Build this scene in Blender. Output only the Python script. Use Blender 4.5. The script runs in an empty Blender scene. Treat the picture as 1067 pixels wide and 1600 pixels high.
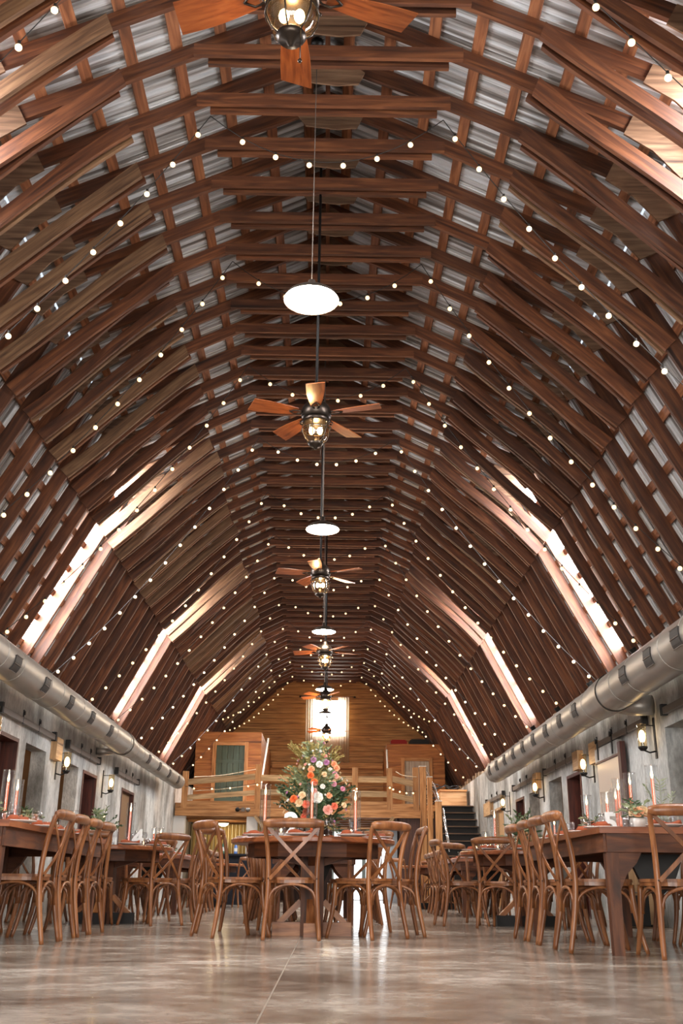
import bpy, math, random
from mathutils import Vector, Matrix
random.seed(7)
PI = math.pi
scene = bpy.context.scene
COL = scene.collection

# ------------------------------------------------------------------ camera, world, exposure
def make_camera():
    p, y, r = math.radians(20.41), math.radians(0.57), 0.010
    fw = Vector((math.sin(y)*math.cos(p), math.cos(y)*math.cos(p), math.sin(p)))
    rt = Vector((math.cos(y), -math.sin(y), 0)); up = rt.cross(fw)
    rt2 = rt*math.cos(r)+up*math.sin(r); up2 = up*math.cos(r)-rt*math.sin(r)
    cam = bpy.data.objects.new('camera', bpy.data.cameras.new('camera'))
    COL.objects.link(cam)
    m = Matrix((rt2, up2, -fw)).transposed().to_4x4()
    m.translation = Vector((0.1, 0, 0.41))
    cam.matrix_world = m
    cam.data.sensor_fit = 'VERTICAL'; cam.data.sensor_height = 36
    cam.data.lens = 1570/1600*36
    cam.data.clip_start = 0.05; cam.data.clip_end = 300
    scene.camera = cam
make_camera()
scene.view_settings.view_transform = 'Standard'
scene.view_settings.look = 'None'
scene.view_settings.exposure = -0.08
scene.view_settings.gamma = 1
scene.view_settings.use_curve_mapping = False
W = bpy.data.worlds.new('world'); scene.world = W; W.use_nodes = True
W.node_tree.nodes['Background'].inputs[0].default_value = (0.80, 0.88, 1.0, 1)
W.node_tree.nodes['Background'].inputs[1].default_value = 1.2

def area_light(name, loc, rot, sx, sy, power, col):
    l = bpy.data.lights.new(name, 'AREA'); l.shape = 'RECTANGLE'; l.size = sx; l.size_y = sy
    l.energy = power; l.color = col
    o = bpy.data.objects.new(name, l); o.location = loc; o.rotation_euler = rot; COL.objects.link(o)
    return o
# added fill light, unseen behind the camera, standing in for open-door daylight
area_light('rear_fill_light', (0, -5.6, 1.7), (math.radians(76), 0, 0), 7.0, 3.0, 1150, (1.0, 0.955, 0.89))

# ------------------------------------------------------------------ materials
def srgb(r, g, b):
    f = lambda c: (c/255/12.92) if c/255 <= 0.04045 else ((c/255+0.055)/1.055)**2.4
    return (f(r), f(g), f(b), 1)
def new_mat(name):
    m = bpy.data.materials.new(name); m.use_nodes = True
    nt = m.node_tree; b = nt.nodes['Principled BSDF']
    return m, nt, b
def lk(nt, a, ao, b, bi): nt.links.new(a.outputs[ao], b.inputs[bi])
def plain(name, col, rough=0.5, metal=0.0, emit=None, strength=0, sample=True, spec=0.5):
    m, nt, b = new_mat(name)
    b.inputs['Base Color'].default_value = col; b.inputs['Roughness'].default_value = rough
    b.inputs['Metallic'].default_value = metal; b.inputs['Specular IOR Level'].default_value = spec
    if emit:
        b.inputs['Emission Color'].default_value = emit; b.inputs['Emission Strength'].default_value = strength
        if not sample: m.cycles.emission_sampling = 'NONE'
    return m
def ramp(nt, stops):
    n = nt.nodes.new('ShaderNodeValToRGB'); cr = n.color_ramp
    while len(cr.elements) < len(stops): cr.elements.new(0.5)
    for e, (p, c) in zip(cr.elements, stops): e.position = p; e.color = c
    return n
def wood(name, dark, mid, light, rough=0.55, su=1.2, sv=14, var=0.35, knots=True, uv=True, bump=0.25):
    m, nt, b = new_mat(name); N = nt.nodes.new
    tc = N('ShaderNodeTexCoord'); mp = N('ShaderNodeMapping')
    oi = N('ShaderNodeObjectInfo')
    lk(nt, tc, 'UV' if uv else 'Object', mp, 0); mp.inputs['Scale'].default_value = (su, sv, sv) if uv else (sv, sv, su)
    add = N('ShaderNodeVectorMath'); add.operation = 'ADD'; mul = N('ShaderNodeVectorMath'); mul.operation = 'SCALE'
    cx = N('ShaderNodeCombineXYZ'); lk(nt, oi, 'Random', cx, 0); lk(nt, oi, 'Random', cx, 1)
    lk(nt, cx, 0, mul, 0); mul.inputs['Scale'].default_value = 37
    lk(nt, mp, 0, add, 0); lk(nt, mul, 0, add, 1)
    n1 = N('ShaderNodeTexNoise'); n1.inputs['Scale'].default_value = 1.6; n1.inputs['Detail'].default_value = 6; n1.inputs['Distortion'].default_value = 0.6
    lk(nt, add, 0, n1, 0)
    r = ramp(nt, [(0.28, dark), (0.5, mid), (0.74, light)]); lk(nt, n1, 0, r, 0)
    hsv = N('ShaderNodeHueSaturation'); mr = N('ShaderNodeMapRange')
    mr.inputs[3].default_value = 1-var; mr.inputs[4].default_value = 1+var
    lk(nt, oi, 'Random', mr, 0); lk(nt, mr, 0, hsv, 'Value'); lk(nt, r, 0, hsv, 'Color')
    out = hsv
    if knots:
        v = N('ShaderNodeTexVoronoi'); v.inputs['Scale'].default_value = 1.0
        mp2 = N('ShaderNodeMapping'); mp2.inputs['Scale'].default_value = (0.18, 0.45, 0.45)
        lk(nt, add, 0, mp2, 0); lk(nt, mp2, 0, v, 0)
        kr = ramp(nt, [(0.06, (0.18, 0.13, 0.1, 1)), (0.13, (1, 1, 1, 1))]); lk(nt, v, 'Distance', kr, 0)
        mx = N('ShaderNodeMix'); mx.data_type = 'RGBA'; mx.blend_type = 'MULTIPLY'; mx.inputs[0].default_value = 0.8
        lk(nt, hsv, 0, mx, 6); lk(nt, kr, 0, mx, 7)
        nt.links.new(mx.outputs[2], b.inputs['Base Color'])
    else:
        lk(nt, hsv, 0, b, 'Base Color')
    b.inputs['Roughness'].default_value = rough
    if bump:
        bp = N('ShaderNodeBump'); bp.inputs['Strength'].default_value = bump; bp.inputs['Distance'].default_value = 0.01
        lk(nt, n1, 0, bp, 'Height'); lk(nt, bp, 0, b, 'Normal')
    return m
M = {}
M['truss'] = wood('rough_roof_timber', srgb(56, 30, 16), srgb(88, 49, 27), srgb(122, 75, 44), 0.6, sv=11, var=0.34)
M['truss_grey'] = wood('weathered_roof_timber', srgb(78, 52, 34), srgb(116, 84, 58), srgb(146, 112, 80), 0.65, var=0.2)
M['purlin'] = wood('purlin_board', srgb(84, 48, 28), srgb(128, 78, 48), srgb(160, 106, 70), 0.6, var=0.2)
M['plate'] = wood('gusset_plywood', srgb(84, 60, 42), srgb(116, 88, 66), srgb(144, 114, 88), 0.7, var=0.2)
M['chair'] = wood('chair_elm', srgb(88, 50, 25), srgb(124, 75, 41), srgb(156, 104, 63), 0.36, su=1.2, sv=9, var=0.16, knots=False, uv=False, bump=0.1)
M['table'] = wood('table_top_wood', srgb(84, 42, 20), srgb(126, 68, 36), srgb(156, 94, 54), 0.32, su=1.5, sv=12, var=0.12, uv=True)
M['table_dark'] = wood('table_base_wood', srgb(50, 24, 8), srgb(84, 43, 17), srgb(116, 66, 31), 0.6, su=1.5, sv=12, var=0.15)
M['base_light'] = wood('table_foot_wood', srgb(110, 62, 32), srgb(156, 98, 56), srgb(188, 130, 82), 0.45, su=1.5, sv=12, var=0.1)
M['base_black'] = plain('black_painted_foot', srgb(24, 20, 18), 0.6)
M['shiplap'] = wood('gable_board', srgb(138, 88, 40), srgb(192, 136, 74), srgb(220, 168, 104), 0.5, su=0.8, sv=10, var=0.12)
M['loft'] = wood('loft_timber', srgb(128, 82, 44), srgb(178, 126, 76), srgb(206, 158, 108), 0.55, su=1.0, sv=12, var=0.18)
M['loft_grey'] = wood('weathered_rail', srgb(128, 100, 68), srgb(172, 142, 104), srgb(200, 172, 134), 0.6, var=0.15)
M['room'] = wood('loft_room_panelling', srgb(124, 70, 32), srgb(166, 104, 52), srgb(192, 130, 72), 0.5, su=0.8, sv=8, var=0.08)
M['redwood'] = wood('dark_red_door_wood', srgb(44, 16, 10), srgb(72, 28, 18), srgb(96, 42, 26), 0.5, var=0.15)
M['brown_panel'] = wood('dark_brown_boards', srgb(58, 34, 30), srgb(84, 54, 46), srgb(104, 70, 58), 0.5, var=0.1)
M['tan_block'] = wood('tan_lintel_wood', srgb(150, 112, 74), srgb(180, 142, 100), srgb(200, 164, 122), 0.6, var=0.12)
M['orange_wall'] = wood('orange_room_boards', srgb(120, 52, 20), srgb(158, 78, 34), srgb(180, 100, 50), 0.55, var=0.1)
M['fan_blade'] = wood('fan_blade_wood', srgb(110, 52, 22), srgb(150, 80, 38), srgb(170, 98, 52), 0.3, su=3, sv=22, var=0.05, knots=False, bump=0)
M['bronze'] = plain('dark_bronze', srgb(70, 62, 56), 0.35, 0.9)
M['black'] = plain('black_metal', srgb(22, 21, 20), 0.45, 0.3)
M['iron'] = plain('grey_iron_track', srgb(116, 106, 98), 0.5, 0.4)
M['chrome'] = plain('bright_steel', srgb(190, 190, 190), 0.25, 1.0)
M['stair'] = plain('dark_stair_board', srgb(30, 22, 18), 0.5)
M['nosing'] = plain('worn_stair_nosing', srgb(120, 90, 66), 0.5)
M['white'] = plain('white_paint', srgb(222, 222, 220), 0.5)
M['china'] = plain('white_china', srgb(226, 222, 216), 0.2)
M['napkin'] = plain('rust_napkin', srgb(142, 66, 32), 0.85)
M['taper'] = plain('rust_orange_wax', srgb(214, 96, 40), 0.45)
M['taper'].node_tree.nodes['Principled BSDF'].inputs['Subsurface Weight'].default_value = 0.0
M['flame'] = plain('candle_flame', (1, 0.7, 0.35, 1), 0.5, 0, (1.0, 0.66, 0.30, 1), 8, False)
M['bulb'] = plain('warm_bulb_glass', (1, 0.85, 0.6, 1), 0.3, 0, (1.0, 0.72, 0.38, 1), 1.7, False)
M['lamp_bulb'] = plain('glowing_lamp_bulb', (1, 0.85, 0.6, 1), 0.3, 0, (1.0, 0.76, 0.44, 1), 9.0, False)
M['lens'] = plain('lit_shade_lens', (1, 1, 1, 1), 0.4, 0, (1.0, 0.86, 0.66, 1), 80)
M['skylight'] = plain('translucent_roof_panel', (0.9, 0.9, 0.9, 1), 0.5, 0, (0.97, 0.98, 1.0, 1), 92)
M['window_glow'] = plain('daylit_window_pane', (0.9, 0.9, 0.9, 1), 0.4, 0, (1.0, 0.96, 0.88, 1), 22)
M['door_glow'] = plain('daylit_door_glass', (0.9, 0.9, 0.9, 1), 0.2, 0, (0.93, 0.97, 1.0, 1), 2.6)
M['duct_slot'] = plain('duct_grille_black', srgb(40, 36, 34), 0.6)
M['green_door'] = wood('green_painted_door', srgb(46, 62, 52), srgb(66, 84, 70), srgb(84, 100, 84), 0.5, var=0.03, knots=False)
M['grey_door'] = wood('grey_painted_door', srgb(150, 138, 124), srgb(172, 160, 146), srgb(184, 174, 160), 0.5, var=0.03, knots=False)
M['black_cloth'] = plain('black_cloth', srgb(14, 16, 26), 0.9)
M['red'] = plain('red_cloth', srgb(150, 20, 20), 0.7)
M['wire'] = plain('cable_black', srgb(30, 26, 22), 0.6)
M['rope'] = plain('pale_rope', srgb(190, 170, 140), 0.8)
M['green'] = plain('bottle_green', srgb(70, 110, 90), 0.2)
M['blue'] = plain('blue_label', srgb(90, 130, 200), 0.5)
M['sheer'] = None

def fabric_sheer():
    m, nt, b = new_mat('sheer_curtain'); N = nt.nodes.new
    out = nt.nodes['Material Output']
    tr = N('ShaderNodeBsdfTranslucent'); tr.inputs[0].default_value = (0.82, 0.74, 0.60, 1)
    df = N('ShaderNodeBsdfDiffuse'); df.inputs[0].default_value = (0.62, 0.50, 0.36, 1)
    tp = N('ShaderNodeBsdfTransparent'); mx = N('ShaderNodeMixShader'); mx2 = N('ShaderNodeMixShader')
    mx.inputs[0].default_value = 0.5; mx2.inputs[0].default_value = 0.30
    lk(nt, tr, 0, mx, 1); lk(nt, df, 0, mx, 2); lk(nt, mx, 0, mx2, 1); lk(nt, tp, 0, mx2, 2); lk(nt, mx2, 0, out, 0)
    return m
M['sheer'] = fabric_sheer()
def clear_glass(name, tint=(1, 1, 1, 1), refl=0.12):
    m, nt, b = new_mat(name); N = nt.nodes.new; out = nt.nodes['Material Output']
    gl = N('ShaderNodeBsdfGlossy'); gl.inputs['Roughness'].default_value = 0.05; gl.inputs[0].default_value = (0.95, 0.95, 0.95, 1)
    tp = N('ShaderNodeBsdfTransparent'); tp.inputs[0].default_value = tint
    lw = N('ShaderNodeLayerWeight'); lw.inputs[0].default_value = 0.14
    ad = N('ShaderNodeMath'); ad.operation = 'ADD'; ad.use_clamp = True; ad.inputs[1].default_value = refl
    mx = N('ShaderNodeMixShader'); lk(nt, lw, 'Facing', ad, 0)
    pw = N('ShaderNodeMath'); pw.operation = 'MULTIPLY'; pw.inputs[1].default_value = 0.8; lk(nt, ad, 0, pw, 0)
    lk(nt, pw, 0, mx, 0); lk(nt, tp, 0, mx, 1); lk(nt, gl, 0, mx, 2); lk(nt, mx, 0, out, 0)
    return m
M['glass'] = clear_glass('clear_glass', (0.93, 0.94, 0.95, 1), 0.04)
M['lantern_glass'] = clear_glass('seeded_lantern_glass', (1.0, 0.88, 0.66, 1), 0.06)

def plaster():
    m, nt, b = new_mat('mottled_grey_plaster'); N = nt.nodes.new
    tc = N('ShaderNodeTexCoord'); mp = N('ShaderNodeMapping'); mp.inputs['Scale'].default_value = (1, 1, 0.45)
    lk(nt, tc, 'Object', mp, 0)
    n1 = N('ShaderNodeTexNoise'); n1.inputs['Scale'].default_value = 1.6; n1.inputs['Detail'].default_value = 8; n1.inputs['Roughness'].default_value = 0.65
    n2 = N('ShaderNodeTexNoise'); n2.inputs['Scale'].default_value = 26; n2.inputs['Detail'].default_value = 4
    n3 = N('ShaderNodeTexNoise'); n3.inputs['Scale'].default_value = 0.7; n3.inputs['Detail'].default_value = 3
    for n in (n1, n2, n3): lk(nt, mp, 0, n, 0)
    r = ramp(nt, [(0.30, srgb(108, 106, 101)), (0.46, srgb(156, 157, 154)), (0.58, srgb(200, 202, 200)), (0.8, srgb(224, 224, 220))]); lk(nt, n1, 0, r, 0)
    r3 = ramp(nt, [(0.42, (1, 1, 1, 1)), (0.72, (0.86, 0.70, 0.58, 1))]); lk(nt, n3, 0, r3, 0)
    mx = N('ShaderNodeMix'); mx.data_type = 'RGBA'; mx.blend_type = 'MULTIPLY'; mx.inputs[0].default_value = 0.7
    lk(nt, r, 0, mx, 6); lk(nt, r3, 0, mx, 7)
    r2 = ramp(nt, [(0.35, (0.72, 0.72, 0.72, 1)), (0.65, (1.05, 1.05, 1.05, 1))]); lk(nt, n2, 0, r2, 0)
    mx2 = N('ShaderNodeMix'); mx2.data_type = 'RGBA'; mx2.blend_type = 'MULTIPLY'; mx2.inputs[0].default_value = 0.8
    nt.links.new(mx.outputs[2], mx2.inputs[6]); lk(nt, r2, 0, mx2, 7)
    nt.links.new(mx2.outputs[2], b.inputs['Base Color'])
    b.inputs['Roughness'].default_value = 0.8
    bp = N('ShaderNodeBump'); bp.inputs['Strength'].default_value = 0.6; bp.inputs['Distance'].default_value = 0.02
    lk(nt, n2, 0, bp, 'Height'); lk(nt, bp, 0, b, 'Normal')
    return m
M['plaster'] = plaster()
M['mortar'] = plain('tan_mortar', srgb(168, 146, 122), 0.9)
M['room_tan'] = plain('tan_plaster', srgb(120, 92, 64), 0.9)

def floor_mat():
    m, nt, b = new_mat('polished_concrete'); N = nt.nodes.new
    tc = N('ShaderNodeTexCoord')
    mp = N('ShaderNodeMapping'); mp.inputs['Scale'].default_value = (0.8, 1.0, 1); lk(nt, tc, 'Object', mp, 0)
    n1 = N('ShaderNodeTexNoise'); n1.inputs['Scale'].default_value = 1.1; n1.inputs['Detail'].default_value = 9; n1.inputs['Roughness'].default_value = 0.62; n1.inputs['Distortion'].default_value = 0.7
    n2 = N('ShaderNodeTexNoise'); n2.inputs['Scale'].default_value = 7; n2.inputs['Detail'].default_value = 8; n2.inputs['Roughness'].default_value = 0.7
    lk(nt, mp, 0, n1, 0); lk(nt, mp, 0, n2, 0)
    r = ramp(nt, [(0.34, srgb(108, 95, 84)), (0.5, srgb(154, 141, 128)), (0.66, srgb(202, 191, 178))]); lk(nt, n1, 0, r, 0)
    r2 = ramp(nt, [(0.35, (0.70, 0.68, 0.66, 1)), (0.62, (1.05, 1.05, 1.05, 1))]); lk(nt, n2, 0, r2, 0)
    mx = N('ShaderNodeMix'); mx.data_type = 'RGBA'; mx.blend_type = 'MULTIPLY'; mx.inputs[0].default_value = 0.85
    lk(nt, r, 0, mx, 6); lk(nt, r2, 0, mx, 7)
    nt.links.new(mx.outputs[2], b.inputs['Base Color'])
    rr = ramp(nt, [(0.3, (0.10, 0.10, 0.10, 1)), (0.7, (0.26, 0.26, 0.26, 1))]); lk(nt, n2, 0, rr, 0)
    lk(nt, rr, 0, b, 'Roughness')
    b.inputs['Specular IOR Level'].default_value = 0.6
    return m
M['floor'] = floor_mat()
M['joint'] = plain('floor_joint_filler', srgb(146, 134, 120), 0.4)

def metal_sheet(name, base, rough, metal, stripes=False):
    m, nt, b = new_mat(name); N = nt.nodes.new
    tc = N('ShaderNodeTexCoord'); n1 = N('ShaderNodeTexNoise'); n1.inputs['Scale'].default_value = 1.4; n1.inputs['Detail'].default_value = 6
    lk(nt, tc, 'Object', n1, 0)
    c = base
    r = ramp(nt, [(0.35, (c[0]*.8, c[1]*.79, c[2]*.77, 1)), (0.65, c)]); lk(nt, n1, 0, r, 0); lk(nt, r, 0, b, 'Base Color')
    if stripes:   # pale and dark streaks follow the ribs, varying only along the building
        mp = N('ShaderNodeMapping'); mp.inputs['Scale'].default_value = (.25, 9, .25); lk(nt, tc, 'Object', mp, 0)
        n2 = N('ShaderNodeTexNoise'); n2.inputs['Scale'].default_value = 1.6; n2.inputs['Detail'].default_value = 4; lk(nt, mp, 0, n2, 0)
        r2 = ramp(nt, [(0.40, srgb(124, 116, 110)), (0.50, srgb(192, 188, 184)), (0.60, srgb(236, 238, 240))]); lk(nt, n2, 0, r2, 0)
        mx = N('ShaderNodeMix'); mx.data_type = 'RGBA'; mx.blend_type = 'MULTIPLY'; mx.inputs[0].default_value = 1.0
        lk(nt, r, 0, mx, 6); lk(nt, r2, 0, mx, 7); nt.links.new(mx.outputs[2], b.inputs['Base Color'])
    b.inputs['Roughness'].default_value = rough; b.inputs['Metallic'].default_value = metal
    return m
M['roof_metal'] = metal_sheet('corrugated_roof_steel', srgb(238, 240, 243), 0.4, 0.2, True)
M['duct'] = metal_sheet('galvanised_duct', srgb(160, 155, 148), 0.4, 0.6)
M['gold_metal'] = metal_sheet('corrugated_wall_steel', srgb(206, 186, 140), 0.35, 0.8)
M['shade_out'] = plain('brushed_shade_steel', srgb(120, 112, 104), 0.35, 0.8)

# ------------------------------------------------------------------ mesh helpers
class MB:
    def __init__(s): s.v = []; s.f = []; s.uv = []; s.sm = []
    def add(s, verts, faces, uvs=None, smooth=False):
        o = len(s.v); s.v += [tuple(v) for v in verts]
        for i, f in enumerate(faces):
            s.f.append([k+o for k in f]); s.sm.append(smooth)
            s.uv.append(uvs[i] if uvs else [(0, 0)]*len(f))
    def plank(s, p0, p1, w, h, up=(0, 0, 1), w1=None, h1=None):
        """box from p0 to p1, w across, h along `up`, UV u along the length in metres"""
        p0 = Vector(p0); p1 = Vector(p1); d = p1-p0; L = d.length; d.normalize(); up = Vector(up)
        sd = d.cross(up)
        if sd.length < 1e-5: sd = d.cross(Vector((0, 1, 0)))
        sd.normalize(); u2 = sd.cross(d).normalized()
        w1 = w if w1 is None else w1; h1 = h if h1 is None else h1
        vs = []
        for p, ww, hh in ((p0, w, h), (p1, w1, h1)):
            for a, b in ((-1, -1), (1, -1), (1, 1), (-1, 1)): vs.append(p+sd*(a*ww/2)+u2*(b*hh/2))
        fs = [(0, 1, 2, 3), (7, 6, 5, 4), (0, 4, 5, 1), (1, 5, 6, 2), (2, 6, 7, 3), (3, 7, 4, 0)]
        r = random.random()*3
        us = [[(0, r), (w, r), (w, r+h), (0, r+h)], [(0, r), (w, r), (w, r+h), (0, r+h)]]
        for k, wd in enumerate((w, h, w, h)): us.append([(0, r+k*.3), (L, r+k*.3), (L, r+k*.3+wd), (0, r+k*.3+wd)])
        s.add(vs, fs, us)
    def box(s, x0, x1, y0, y1, z0, z1):
        vs = [(x, y, z) for x in (x0, x1) for y in (y0, y1) for z in (z0, z1)]
        fs = [(0, 1, 3, 2), (4, 6, 7, 5), (0, 4, 5, 1), (2, 3, 7, 6), (0, 2, 6, 4), (1, 5, 7, 3)]
        us = []
        for f in fs:
            q = [Vector(vs[i]) for i in f]; n = (q[1]-q[0]).cross(q[2]-q[0])
            a = max(range(3), key=lambda k: abs(n[k]))
            ax = [k for k in range(3) if k != a]
            ext = [abs(vs[7][k]-vs[0][k]) for k in range(3)]
            ax.sort(key=lambda k: -ext[k])
            us.append([(v[ax[0]], v[ax[1]]) for v in q])
        s.add(vs, fs, us)
    def strip(s, inner, outer, y0, y1):
        """board cut to a curve: inner/outer polylines in (x,z), thickness y0..y1"""
        n = len(inner); vs = []
        for (a, b) in zip(inner, outer):
            vs += [(a[0], y0, a[1]), (b[0], y0, b[1]), (b[0], y1, b[1]), (a[0], y1, a[1])]
        L = [0]
        for i in range(1, n): L.append(L[-1]+math.hypot(inner[i][0]-inner[i-1][0], inner[i][1]-inner[i-1][1]))
        wd = math.hypot(inner[0][0]-outer[0][0], inner[0][1]-outer[0][1]); r = random.random()*4; t = abs(y1-y0)
        fs = []; us = []
        for i in range(n-1):
            a = i*4; b = a+4
            for (p, q, v0, v1) in ((0, 1, r, r+wd), (1, 2, r+.5, r+.5+t), (2, 3, r+1, r+1+wd), (3, 0, r+2, r+2+t)):
                fs.append((a+p, a+q, b+q, b+p)); us.append([(L[i], v0), (L[i], v1), (L[i+1], v1), (L[i+1], v0)])
        fs.append((3, 2, 1, 0)); us.append([(0, 0), (wd, 0), (wd, t), (0, t)])
        e = (n-1)*4; fs.append((e, e+1, e+2, e+3)); us.append([(0, 0), (wd, 0), (wd, t), (0, t)])
        s.add(vs, fs, us)
    def prism(s, poly, y0, y1):
        n = len(poly)
        vs = [(p[0], y0, p[1]) for p in poly]+[(p[0], y1, p[1]) for p in poly]
        fs = [tuple(range(n)), tuple(range(2*n-1, n-1, -1))]
        us = [[(p[0], p[1]) for p in poly], [(vs[i][0], vs[i][2]) for i in fs[1]]]
        for i in range(n):
            j = (i+1) % n; fs.append((i, i+n, j+n, j)); us.append([(vs[k][0]+vs[k][1], vs[k][2]) for k in fs[-1]])
        s.add(vs, fs, us)
    def tube(s, pts, rad, n=8, flat=None, cap=True, closed=False):
        """round bar through pts; rad a number or a list; flat=(dir, k) squashes it along dir"""
        P = [Vector(p) for p in pts]; m = len(P)
        R = rad if isinstance(rad, (list, tuple)) else [rad]*m
        prev = None; vs = []; us = 0
        for i, p in enumerate(P):
            if closed: t = (P[(i+1) % m]-P[i-1]).normalized()
            else: t = ((P[i+1] if i < m-1 else p)-(P[i-1] if i else p)).normalized()
            if prev is None:
                a = Vector((0, 0, 1)) if abs(t.z) < .9 else Vector((0, 1, 0))
                x = t.cross(a).normalized()
            else:
                x = (prev-t*prev.dot(t)).normalized()
            prev = x; y = t.cross(x)
            for k in range(n):
                c = x*math.cos(2*PI*k/n)+y*math.sin(2*PI*k/n)
                if flat:
                    fd = Vector(flat[0]).normalized(); c = c-fd*c.dot(fd)*(1-flat[1])
                vs.append(p+c*R[i])
        fs = []; uv = []
        L = 0
        for i in range(m if closed else m-1):
            j = (i+1) % m; L2 = L+(P[j]-P[i]).length
            for k in range(n):
                k2 = (k+1) % n
                fs.append((i*n+k, i*n+k2, j*n+k2, j*n+k)); uv.append([(L, k*.02), (L, k*.02+.02), (L2, k*.02+.02), (L2, k*.02)])
            L = L2
        if cap and not closed:
            fs.append(tuple(range(n-1, -1, -1))); uv.append([(0, 0)]*n)
            fs.append(tuple(range((m-1)*n, m*n))); uv.append([(0, 0)]*n)
        s.add(vs, fs, uv, True)
    def lathe(s, prof, n=16, c=(0, 0, 0), axis='Z', smooth=True):
        vs = []
        for r, h in prof:
            for k in range(n):
                a = 2*PI*k/n; x, y = r*math.cos(a), r*math.sin(a)
                v = (x, y, h) if axis == 'Z' else ((x, h, y) if axis == 'Y' else (h, x, y))
                vs.append((v[0]+c[0], v[1]+c[1], v[2]+c[2]))
        fs = []
        for i in range(len(prof)-1):
            for k in range(n):
                k2 = (k+1) % n; fs.append((i*n+k, i*n+k2, (i+1)*n+k2, (i+1)*n+k))
        s.add(vs, fs, None, smooth)
    def ball(s, c, r, n=10, m=6, sz=1.0):
        s.lathe([(max(1e-4, r*math.sin(PI*i/m)), -r*sz*math.cos(PI*i/m)) for i in range(m+1)], n, c)
    def leaf(s, p, d, L, w, bend=0.25):
        p = Vector(p); d = Vector(d).normalized()
        a = Vector((random.uniform(-1, 1), random.uniform(-1, 1), random.uniform(-1, 1)))
        sd = d.cross(a)
        if sd.length < 1e-3: return
        sd.normalize(); n = sd.cross(d)
        vs = [p, p+d*L*.4+sd*w/2+n*L*bend*.3, p+d*L*.4-sd*w/2+n*L*bend*.3, p+d*L+n*L*bend*-.2, p+d*L*.4+n*L*bend*.15]
        s.add(vs, [(0, 1, 4), (0, 4, 2), (1, 3, 4), (4, 3, 2)], None, True)
    def mesh(s, name, mat):
        me = bpy.data.meshes.new(name); me.from_pydata(s.v, [], s.f)
        ul = me.uv_layers.new(name='UVMap'); k = 0; flat = []
        for u in s.uv:
            for c in u: flat += [c[0], c[1]]
        ul.data.foreach_set('uv', flat)
        me.polygons.foreach_set('use_smooth', s.sm)
        me.materials.append(mat); me.validate(); me.update()
        return me

def link(name, me, parent=None, loc=None, rotz=None):
    o = bpy.data.objects.new(name, me); COL.objects.link(o)
    if parent is not None: o.parent = parent
    if loc is not None: o.location = loc
    if rotz is not None: o.rotation_euler = (0, 0, rotz)
    return o
def obj(name, mb, mat, parent=None, loc=None): return link(name, mb.mesh(name, mat), parent, loc)
def tag(o, label, cat, group=None, kind=None):
    o['label'] = label; o['category'] = cat
    if group: o['group'] = group
    if kind: o['kind'] = kind
    return o
def thing(name, label, cat, loc=(0, 0, 0), rotz=0, group=None):
    o = bpy.data.objects.new(name, None); COL.objects.link(o); o.location = loc; o.rotation_euler = (0, 0, rotz)
    o.empty_display_size = 0.1
    return tag(o, label, cat, group)
def struct(name, mb, mat, label=None):
    o = obj(name, mb, mat); o['kind'] = 'structure'
    if label: o['label'] = label
    return o
def dup(root, loc, rotz, label, group=None):
    def cp(o, par):
        c = o.copy(); COL.objects.link(c); c.parent = par
        for ch in o.children: cp(ch, c)
        return c
    r = cp(root, None); r.location = loc; r.rotation_euler = (0, 0, rotz); r['label'] = label
    if group: r['group'] = group
    return r
ORD = ['first', 'second', 'third', 'fourth', 'fifth', 'sixth', 'seventh', 'eighth', 'ninth', 'tenth', 'eleventh', 'twelfth', 'thirteenth', 'fourteenth']
def ease(pts, n=6):
    """Catmull-Rom through pts"""
    P = [Vector(p) for p in pts]; P = [P[0]*2-P[1]]+P+[P[-1]*2-P[-2]]; out = []
    for i in range(1, len(P)-2):
        for k in range(n):
            t = k/n; a, b, c, d = P[i-1], P[i], P[i+1], P[i+2]
            out.append(0.5*((2*b)+(c-a)*t+(2*a-5*b+4*c-d)*t*t+(3*b-a-3*c+d)*t**3))
    out.append(P[-2]); return out

# ------------------------------------------------------------------ SETTING: floor, walls, roof
Y0, Y1 = -6.0, 36.8
WX = 4.0
mb = MB(); mb.box(-7.2, 7.2, Y0-3, Y1+0.3, -0.2, 0); struct('floor', mb, M['floor'])
mb = MB(); mb.box(-0.118-.003, -0.118+.003, Y0, 12, 0.0, 0.001); struct('trim_1', mb, M['joint'])

def wall_side(sx, opens, name):
    """plaster wall 0.2 thick with full-height openings (y0,y1,head)"""
    mb = MB(); xa, xb = (WX, WX+.22) if sx > 0 else (-WX-.22, -WX)
    y = Y0
    for (a, b, h) in sorted(opens):
        mb.box(xa, xb, y, a, 0, 3.12); mb.box(xa, xb, a, b, h, 3.12); y = b
    mb.box(xa, xb, y, Y1, 0, 3.12)
    xc, xd = (WX+.22, 5.05) if sx > 0 else (-5.05, -WX-.22)
    mb.box(xc, xd, Y0, Y1, 2.75, 3.12)
    return struct(name, mb, M['plaster'])
L_OPEN = [(10.1, 11.4, 2.18), (12.35, 13.55, 2.19), (13.9, 14.94, 2.19), (15.88, 16.96, 2.19), (17.28, 18.35, 2.19), (20.65, 21.98, 2.2)]
R_OPEN = [(10.5, 11.78, 2.17), (13.62, 14.55, 2.11), (15.9, 16.86, 2.12), (17.28, 18.30, 2.17), (19.18, 20.18, 2.12), (20.68, 21.6, 2.12), (23.2, 24.4, 2.12)]
wall_side(-1, L_OPEN, 'wall_left'); wall_side(1, R_OPEN, 'wall_right')
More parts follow.
